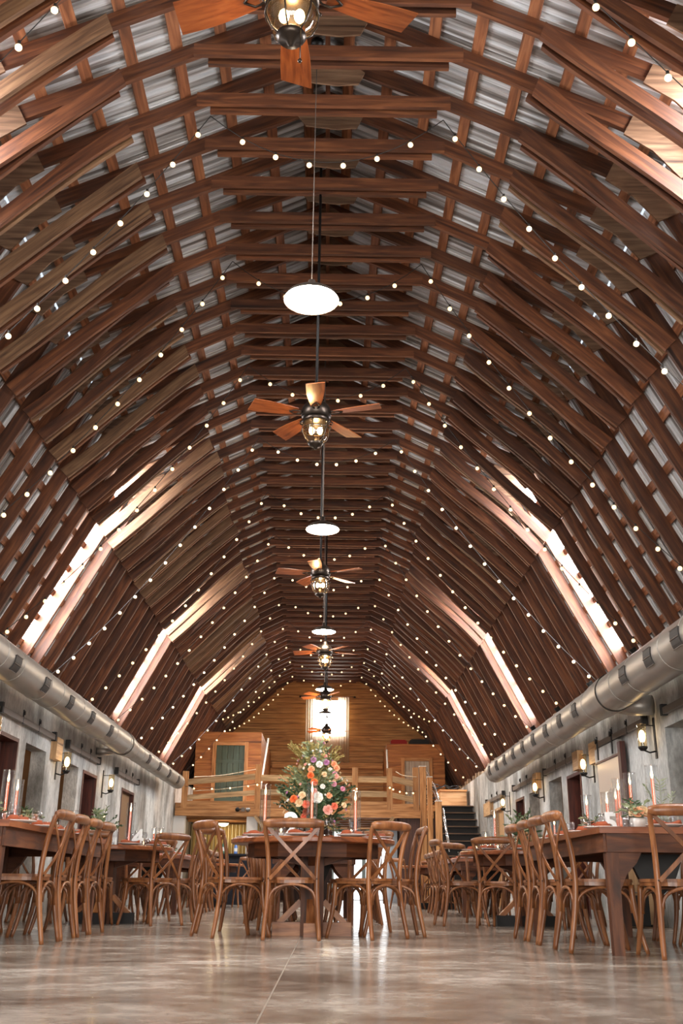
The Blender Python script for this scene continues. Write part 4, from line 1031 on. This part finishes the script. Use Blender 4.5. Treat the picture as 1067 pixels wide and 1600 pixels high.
def P_votive():
    t = thing('votive_candle', '', 'candle'); m = MB(); m.lathe([(.001, .002), (.028, .002), (.033, .07), (.031, .07), (.027, .006), (.001, .006)], 14); obj('glass_cup', m, M['glass'], t)
    m = MB(); m.lathe([(.001, .03), (.022, .03), (.022, .006)], 12); obj('wax', m, M['china'], t)
    m = MB(); m.lathe([(.001, .032), (.006, .042), (.007, .05), (.001, .068)], 8); obj('flame', m, M['flame'], t); return t
PROTO = {'plate': P_plate(), 'napkin': P_napkin(), 'tumbler': P_tumbler(), 'goblet': P_goblet(), 'tall': P_candle(.36, .455), 'mid': P_candle(.31, .40), 'low': P_candle(.25, .34), 'votive': P_votive()}
used = set()
def put(kind, x, y, label, group, z=ZT+.001, rz=0):
    if kind in used: return dup(PROTO[kind], (x, y, z), rz, label, group)
    used.add(kind); o = PROTO[kind]; o.location = (x, y, z); o.rotation_euler = (0, 0, rz); o['label'] = label; o['group'] = group; return o
def setting(cx, cy, ang, r, where, who):
    """one place: plate, napkin, tumbler and wine glass; ang points from the table middle to the diner"""
    c, s = math.cos(ang), math.sin(ang); px, py = -s, c
    put('plate', cx+c*r, cy+s*r, 'white dinner plate %s, %s' % (where, who), 'plates '+where)
    put('napkin', cx+c*r, cy+s*r, 'rust napkin on the plate %s, %s'.replace('on the plate ', '') % (where, who), 'napkins '+where, ZT+.022, ang+PI/2+random.uniform(-.4, .4))
    put('tumbler', cx+c*(r-.17)+px*.13, cy+s*(r-.17)+py*.13, 'water tumbler %s, %s' % (where, who), 'tumblers '+where)
    put('goblet', cx+c*(r-.20)-px*.10, cy+s*(r-.20)-py*.10, 'stemmed wine glass %s, %s' % (where, who), 'wine glasses '+where)
PW = ['nearest the camera on the aisle side', 'second on the aisle side', 'third on the aisle side', 'last on the aisle side']
PX = ['nearest the camera on the wall side', 'second on the wall side', 'third on the wall side', 'last on the wall side']
for (x, s, ya, nm) in ((-2.45, 1, (7.5, 8.15, 8.8, 9.45), 'on the near left farm table'), (2.42, -1, (7.55, 8.15, 8.75, 9.35), 'on the near right farm table')):
    for i, y in enumerate(ya):
        setting(x, y, 0 if s > 0 else PI, .34, nm, PW[i]); setting(x, y, PI if s > 0 else 0, .34, nm, PX[i])
setting(2.42, 7.28, -PI/2, .08, 'on the near right farm table', 'at the camera end')
for (c, nm) in ((CR, 'on the central round table'), (LR, 'on the left round table'), (RR, 'on the right round table')):
    for i, (ang, w) in enumerate(((-100, 'nearest the camera'), (-55, 'near right'), (-10, 'right'), (35, 'far right'), (80, 'far side'), (125, 'far left'), (170, 'left'), (215, 'near left'))):
        setting(c[0], c[1], math.radians(ang), .58, nm, w)
for s, nm in ((-1, 'on the far left farm table'), (1, 'on the far right farm table')):
    for i, y in enumerate((15.8, 16.5, 17.2, 17.9)): setting(s*2.5, y, PI if s > 0 else 0, .34, nm, PW[i])
for i, y in enumerate((12.3, 13.0, 13.7)): setting(-.05, y, 0, .34, 'on the central farm table', ORD[i]+' on the right'); setting(-.05, y, PI, .34, 'on the central farm table', ORD[i]+' on the left')
# taper candles in glass cylinders
CAN = [('tall', 2.46, 7.52, 'nearest the camera on the near right farm table'), ('tall', 2.44, 8.02, 'second on the near right farm table'), ('tall', 2.48, 8.50, 'taller middle one on the near right farm table'), ('low', 2.36, 8.43, 'shorter middle one on the near right farm table'), ('mid', 2.44, 9.42, 'farthest on the near right farm table'),
       ('mid', 2.52, 8.74, 'behind the middle ones on the near right farm table'),
       ('tall', -2.46, 8.32, 'tallest on the near left farm table'), ('mid', -2.44, 8.52, 'beside the tallest on the near left farm table'),
       ('tall', -.46, 9.3, 'left of the tall flowers on the central round table'), ('tall', -.04, 9.02, 'in front of the tall flowers'), ('mid', .34, 9.22, 'right of the tall flowers'),
       ('tall', -2.10, 11.7, 'beside the roses on the left round table'), ('mid', -2.52, 12.3, 'behind the roses on the left round table'), ('mid', -2.85, 12.2, 'on the wall side of the left round table'),
       ('tall', 2.04, 12.2, 'left of the greenery on the right round table'), ('mid', 2.80, 12.5, 'right of the greenery on the right round table'),
       ('mid', -2.5, 15.8, 'nearest on the far left farm table'), ('mid', -2.42, 15.95, 'second on the far left farm table'), ('low', -2.46, 16.4, 'third on the far left farm table'), ('mid', 2.5, 16.0, 'nearest on the far right farm table'), ('low', 2.45, 16.6, 'second on the far right farm table'), ('mid', -.05, 12.6, 'on the central farm table')]
for k, x, y, l in CAN: put(k, x, y, 'lit rust taper candle in glass, '+l, 'taper candles in glass cylinders')
VOT = [(1.80, 12.05, 'left edge of the right round table, first'), (1.88, 12.15, 'left edge of the right round table, second'), (1.95, 12.0, 'left edge of the right round table, third'), (2.05, 12.1, 'left edge of the right round table, fourth'),
       (-2.0, 12.1, 'aisle edge of the left round table'), (-2.1, 12.35, 'far edge of the left round table'), (-.30, 9.0, 'central round table, front left'), (.30, 9.05, 'central round table, front right'), (2.3, 7.4, 'near right farm table, front'), (2.55, 7.9, 'near right farm table, middle'), (-2.3, 7.6, 'near left farm table, front'), (-2.5, 8.5, 'near left farm table, middle'),
       (2.35, 15.7, 'far right farm table, front'), (2.5, 16.9, 'far right farm table, back'), (-2.4, 16.9, 'far left farm table, back'), (2.4, 17.4, 'far right farm table, end')]
for x, y, l in VOT: put('votive', x, y, 'small lit votive candle, '+l, 'votive candles in glass cups')

# ------------------------------------------------------------------ flowers
FC = {'orange': srgb(226, 116, 60), 'peach': srgb(236, 170, 128), 'coral': srgb(226, 122, 92), 'white': srgb(234, 230, 222), 'cream': srgb(232, 204, 164), 'pink': srgb(218, 150, 170), 'blush': srgb(236, 176, 160), 'rust': srgb(150, 74, 50), 'lilac': srgb(196, 136, 176)}
FM = {k: plain(k+'_petals', v, .7) for k, v in FC.items()}
GM = [plain('dark_green_leaves', srgb(66, 88, 56), .55), plain('sage_leaves', srgb(138, 148, 110), .6), plain('yellow_green_sprigs', srgb(184, 164, 100), .6)]
def rose_mesh(col, seed):
    rnd = random.Random(seed); m = MB()
    for ring, (n, r, h, tilt) in enumerate(((3, .22, .75, .15), (5, .45, .70, .35), (6, .72, .55, .75), (7, 1.0, .35, 1.15))):
        for k in range(n):
            a = 2*PI*(k+rnd.random()*.5)/n+ring; c, s = math.cos(a), math.sin(a); w = r*1.5*PI/n+.12
            def P(u, v):
                rr = r*(.25+.75*v)+.05*v*tilt*(1+.2*math.cos(u*3)); aa = a+u*w/max(r, .3)*(.55+.45*v)*.8
                return (math.cos(aa)*rr, math.sin(aa)*rr, -.35+(h+.35)*v**.7-.12*abs(u)*v*tilt-.15*tilt*v*v)
            vs = [P(-1, 0), P(0, 0), P(1, 0), P(-1, .55), P(0, .6), P(1, .55), P(-.7, .98), P(0, 1.05), P(.7, .98)]
            m.add(vs, [(0, 1, 4, 3), (1, 2, 5, 4), (3, 4, 7, 6), (4, 5, 8, 7)], None, True)
    m.ball((0, 0, -.1), .4, 8, 5)
    return m.mesh('rose', FM[col])
RM = {k: rose_mesh(k, i) for i, k in enumerate(FC)}
def bloom(parent, p, r, col, d=None, name='rose'):
    o = link(name, RM[col], parent, p); o.scale = (r, r, r)
    d = Vector(d if d else (random.uniform(-.5, .5), -1, random.uniform(0, .6))).normalized()
    o.rotation_euler = d.to_track_quat('Z', 'Y').to_euler(); return o
def foliage(parent, spots, mat, L, w, name='foliage', stems=True):
    """sprigs: (base, tip) pairs with leaves in pairs along the stem"""
    m = MB()
    for a, b in spots:
        a, b = Vector(a), Vector(b); n = max(3, int((b-a).length/(L*.42)))
        side = (b-a).cross(Vector((0, 0, 1))); side = side.normalized() if side.length > 1e-3 else Vector((1, 0, 0))
        pts = [a.lerp(b, i/n)+Vector((0, 0, 1))*.03*math.sin(PI*i/n) for i in range(n+1)]
        m.tube(pts, .0022, 4, cap=False)
        for i in range(1, n+1):
            d = (pts[i]-pts[i-1]).normalized()
            for s in (-1, 1):
                r = Vector((random.uniform(-.4, .4), random.uniform(-.4, .4), random.uniform(-.3, .4)))
                m.leaf(pts[i], d*.6+side*s+r, L*random.uniform(.7, 1.2), w*random.uniform(.7, 1.2))
    return obj(name, m, mat, parent)
# tall centrepiece
FX, FY = -.02, 9.42
t = thing('flower_arrangement', 'tall airy arrangement of orange, peach and white roses on the central round table', 'flowers', (FX, FY, ZT), 0, 'flower arrangements')
m = MB(); m.lathe([(.001, 0), (.07, 0), (.085, .02), (.075, .10), (.09, .13), (.085, .13), (.001, .10)], 20); obj('vase', m, M['china'], t)
def px2(u, v):   # picture position of a bloom turned into a place on the bouquet's own upright plane
    D = FY*.937+.9*.349
    return ((u-511)/1570*D+.1-FX, (1385-v)*.878*FY/(1570-(1385-v)*.327)+.41-ZT)
def env(z): # half width of the bouquet at height z
    return .10+.23*math.sin(min(1, z/.34)*PI/2) if z < .50 else max(.14, .33-.42*(z-.50)/.45)
sp = [[], [], []]
for k in range(230):
    z = random.uniform(.06, .80); a = random.uniform(0, 2*PI); r = env(z)*random.uniform(.55, 1.0)
    c = Vector((math.cos(a)*r, math.sin(a)*r*.8, z)); b = Vector((c.x*.35, c.y*.35, max(.08, z-.16)))
    tip = c+(c-b).normalized()*.05
    sp[0 if z < .45 and random.random() < .6 else (1 if random.random() < .55 else 2)].append((b, tip))
for k in range(50):
    a = random.uniform(-.85, .85); z = random.uniform(.72, .86); sp[2].append(((a*.05, 0, .55), (a*.30, random.uniform(-.08, .08), z+random.uniform(-.05, .02))))
foliage(t, sp[0], GM[0], .055, .026); foliage(t, sp[1], GM[1], .048, .020); foliage(t, sp[2], GM[2], .030, .012)
BL = [(430, 662, .030, 'white'), (375, 700, .030, 'peach'), (372, 745, .030, 'orange'), (397, 792, .032, 'orange'), (530, 655, .028, 'peach'), (548, 685, .028, 'peach'), (535, 728, .022, 'pink'), (546, 745, .022, 'blush'), (465, 735, .024, 'cream'), (388, 628, .026, 'lilac'), (478, 645, .026, 'lilac'), (318, 880, .032, 'cream'), (262, 905, .034, 'orange'), (345, 940, .034, 'coral'), (418, 895, .050, 'white'), (492, 975, .042, 'blush'), (535, 950, .030, 'coral'), (296, 930, .036, 'cream'), (530, 800, .024, 'pink'), (348, 990, .032, 'rust'), (500, 880, .026, 'peach'), (400, 850, .024, 'blush'), (590, 830, .022, 'pink'), (455, 820, .022, 'white'), (470, 600, .018, 'blush'), (505, 700, .02, 'white'), (600, 940, .024, 'cream'), (330, 1020, .026, 'coral')]
for u, v, r, c in BL:
    x, z = px2(400+u/4.446, 1050+v/4.446); w = env(z); y = -math.sqrt(max(.01, 1-min(.95, (x/(w+.05))**2)))*w*.85
    bloom(t, (x, y, z), r, c, (x*1.5, -1, .25))
for k in range(70):
    z = random.uniform(.12, .86); a = random.uniform(PI, 2*PI); w = env(z)*random.uniform(.8, 1.05); bloom(t, (math.cos(a)*w, math.sin(a)*w*.85, z), random.uniform(.008, .014), random.choice(['white', 'lilac', 'cream', 'blush', 'cream']), (math.cos(a), math.sin(a), .4), 'small_bloom')
for k in range(16):
    z = random.uniform(.1, .7); a = random.uniform(.2, PI-.2); w = env(z); bloom(t, (math.cos(a)*w*.8, math.sin(a)*w*.7, z), random.uniform(.022, .036), random.choice(['peach', 'white', 'orange', 'cream', 'coral']), (math.cos(a), math.sin(a), .3))
def low_flowers(x, y, label, cols, n, R, H, leafL=.05, spread=1.0, greens=30):
    t = thing('flower_arrangement', label, 'flowers', (x, y, ZT), 0, 'flower arrangements')
    m = MB(); m.lathe([(.001, 0), (.05, 0), (.06, .06), (.055, .08), (.05, .075), (.001, .02)], 16); obj('bowl', m, M['china'], t)
    s1 = []; s2 = []
    for k in range(greens):
        a = random.uniform(0, 2*PI); e = random.uniform(.2, 1.3); L = R*random.uniform(.7, 1.25)*spread
        tip = (math.cos(a)*math.cos(e)*L, math.sin(a)*math.cos(e)*L, .08+math.sin(e)*H*random.uniform(.6, 1.2))
        (s1 if k % 2 else s2).append(((0, 0, .06), tip))
    foliage(t, s1, GM[0], leafL, leafL*.4); foliage(t, s2, GM[1], leafL, leafL*.38)
    for k in range(n):
        a = 2*PI*k/n+random.uniform(-.3, .3); r = R*.5*random.uniform(.4, 1); bloom(t, (math.cos(a)*r, math.sin(a)*r, .09+H*.35*random.uniform(.4, 1)), random.uniform(.028, .045), cols[k % len(cols)], (math.cos(a), math.sin(a)-.3, .8))
low_flowers(-2.48, 11.8, 'peach roses with dark greenery on the left round table', ['peach', 'cream', 'orange', 'blush'], 9, .27, .30, .06, 1.0, 36)
low_flowers(2.40, 12.35, 'loose sage greenery with few blooms on the right round table', ['cream', 'peach'], 4, .25, .34, .075, 1.0, 34)
low_flowers(2.38, 9.05, 'peach roses in a low bowl among candles, near right farm table, far end', ['blush', 'peach', 'coral'], 7, .14, .12, .04, 1.0, 14)
low_flowers(2.30, 7.42, 'peach roses and white blooms behind the front chair on the near right farm table', ['peach', 'cream', 'white'], 8, .16, .12, .05, 1.0, 16)
low_flowers(-2.55, 8.02, 'cream roses and greenery at the left frame edge on the near left farm table', ['cream', 'white', 'peach'], 7, .18, .16, .05, 1.0, 16)
low_flowers(-2.45, 8.9, 'peach roses on the near left farm table behind the chair backs', ['peach', 'cream'], 6, .14, .12, .045, 1.0, 14)
low_flowers(-.05, 13.2, 'small bowl of cream roses on the central farm table', ['cream', 'peach'], 6, .14, .12, .045, 1.0, 12)
low_flowers(2.5, 16.3, 'pink and peach roses on the far right farm table', ['pink', 'coral', 'peach'], 7, .16, .16, .05, 1.0, 14)
low_flowers(-2.5, 17.0, 'cream roses on the far left farm table', ['cream', 'peach'], 7, .16, .16, .05, 1.0, 14)
# olive-like branch leaning out on the near right table
t = thing('leafy_branch', 'thin grey green branch rising between the front candles on the right', 'branch', (2.62, 7.85, ZT)); foliage(t, [((0, 0, .05), (-.02, -.05, .38)), ((.02, 0, .05), (.10, .03, .30)), ((0, .02, .05), (-.10, .04, .34))], GM[1], .06, .012)
# table numbers
def numeral(ch, x, y, h, label):
    cu = bpy.data.curves.new('num', 'FONT'); cu.body = ch; cu.size = h; cu.extrude = .012; cu.offset = .006; cu.align_x = 'CENTER'; cu.resolution_u = 6
    tmp = bpy.data.objects.new('tmp', cu); COL.objects.link(tmp); bpy.context.view_layer.update()
    me = bpy.data.meshes.new_from_object(tmp.evaluated_get(bpy.context.evaluated_depsgraph_get())); bpy.data.objects.remove(tmp)
    me.materials.clear(); me.materials.append(M['white'])
    o = link('table_number', me, None, (x, y, ZT+.002)); o.rotation_euler = (math.radians(90), 0, 0)
    tag(o, label, 'table number', 'white table numbers')
numeral('2', -.21, 8.98, .28, 'white number two standing on the central round table')
numeral('5', 2.20, 7.78, .20, 'white number five among candles on the near right farm table')
numeral('4', -1.98, 11.6, .24, 'white number four on the left round table')
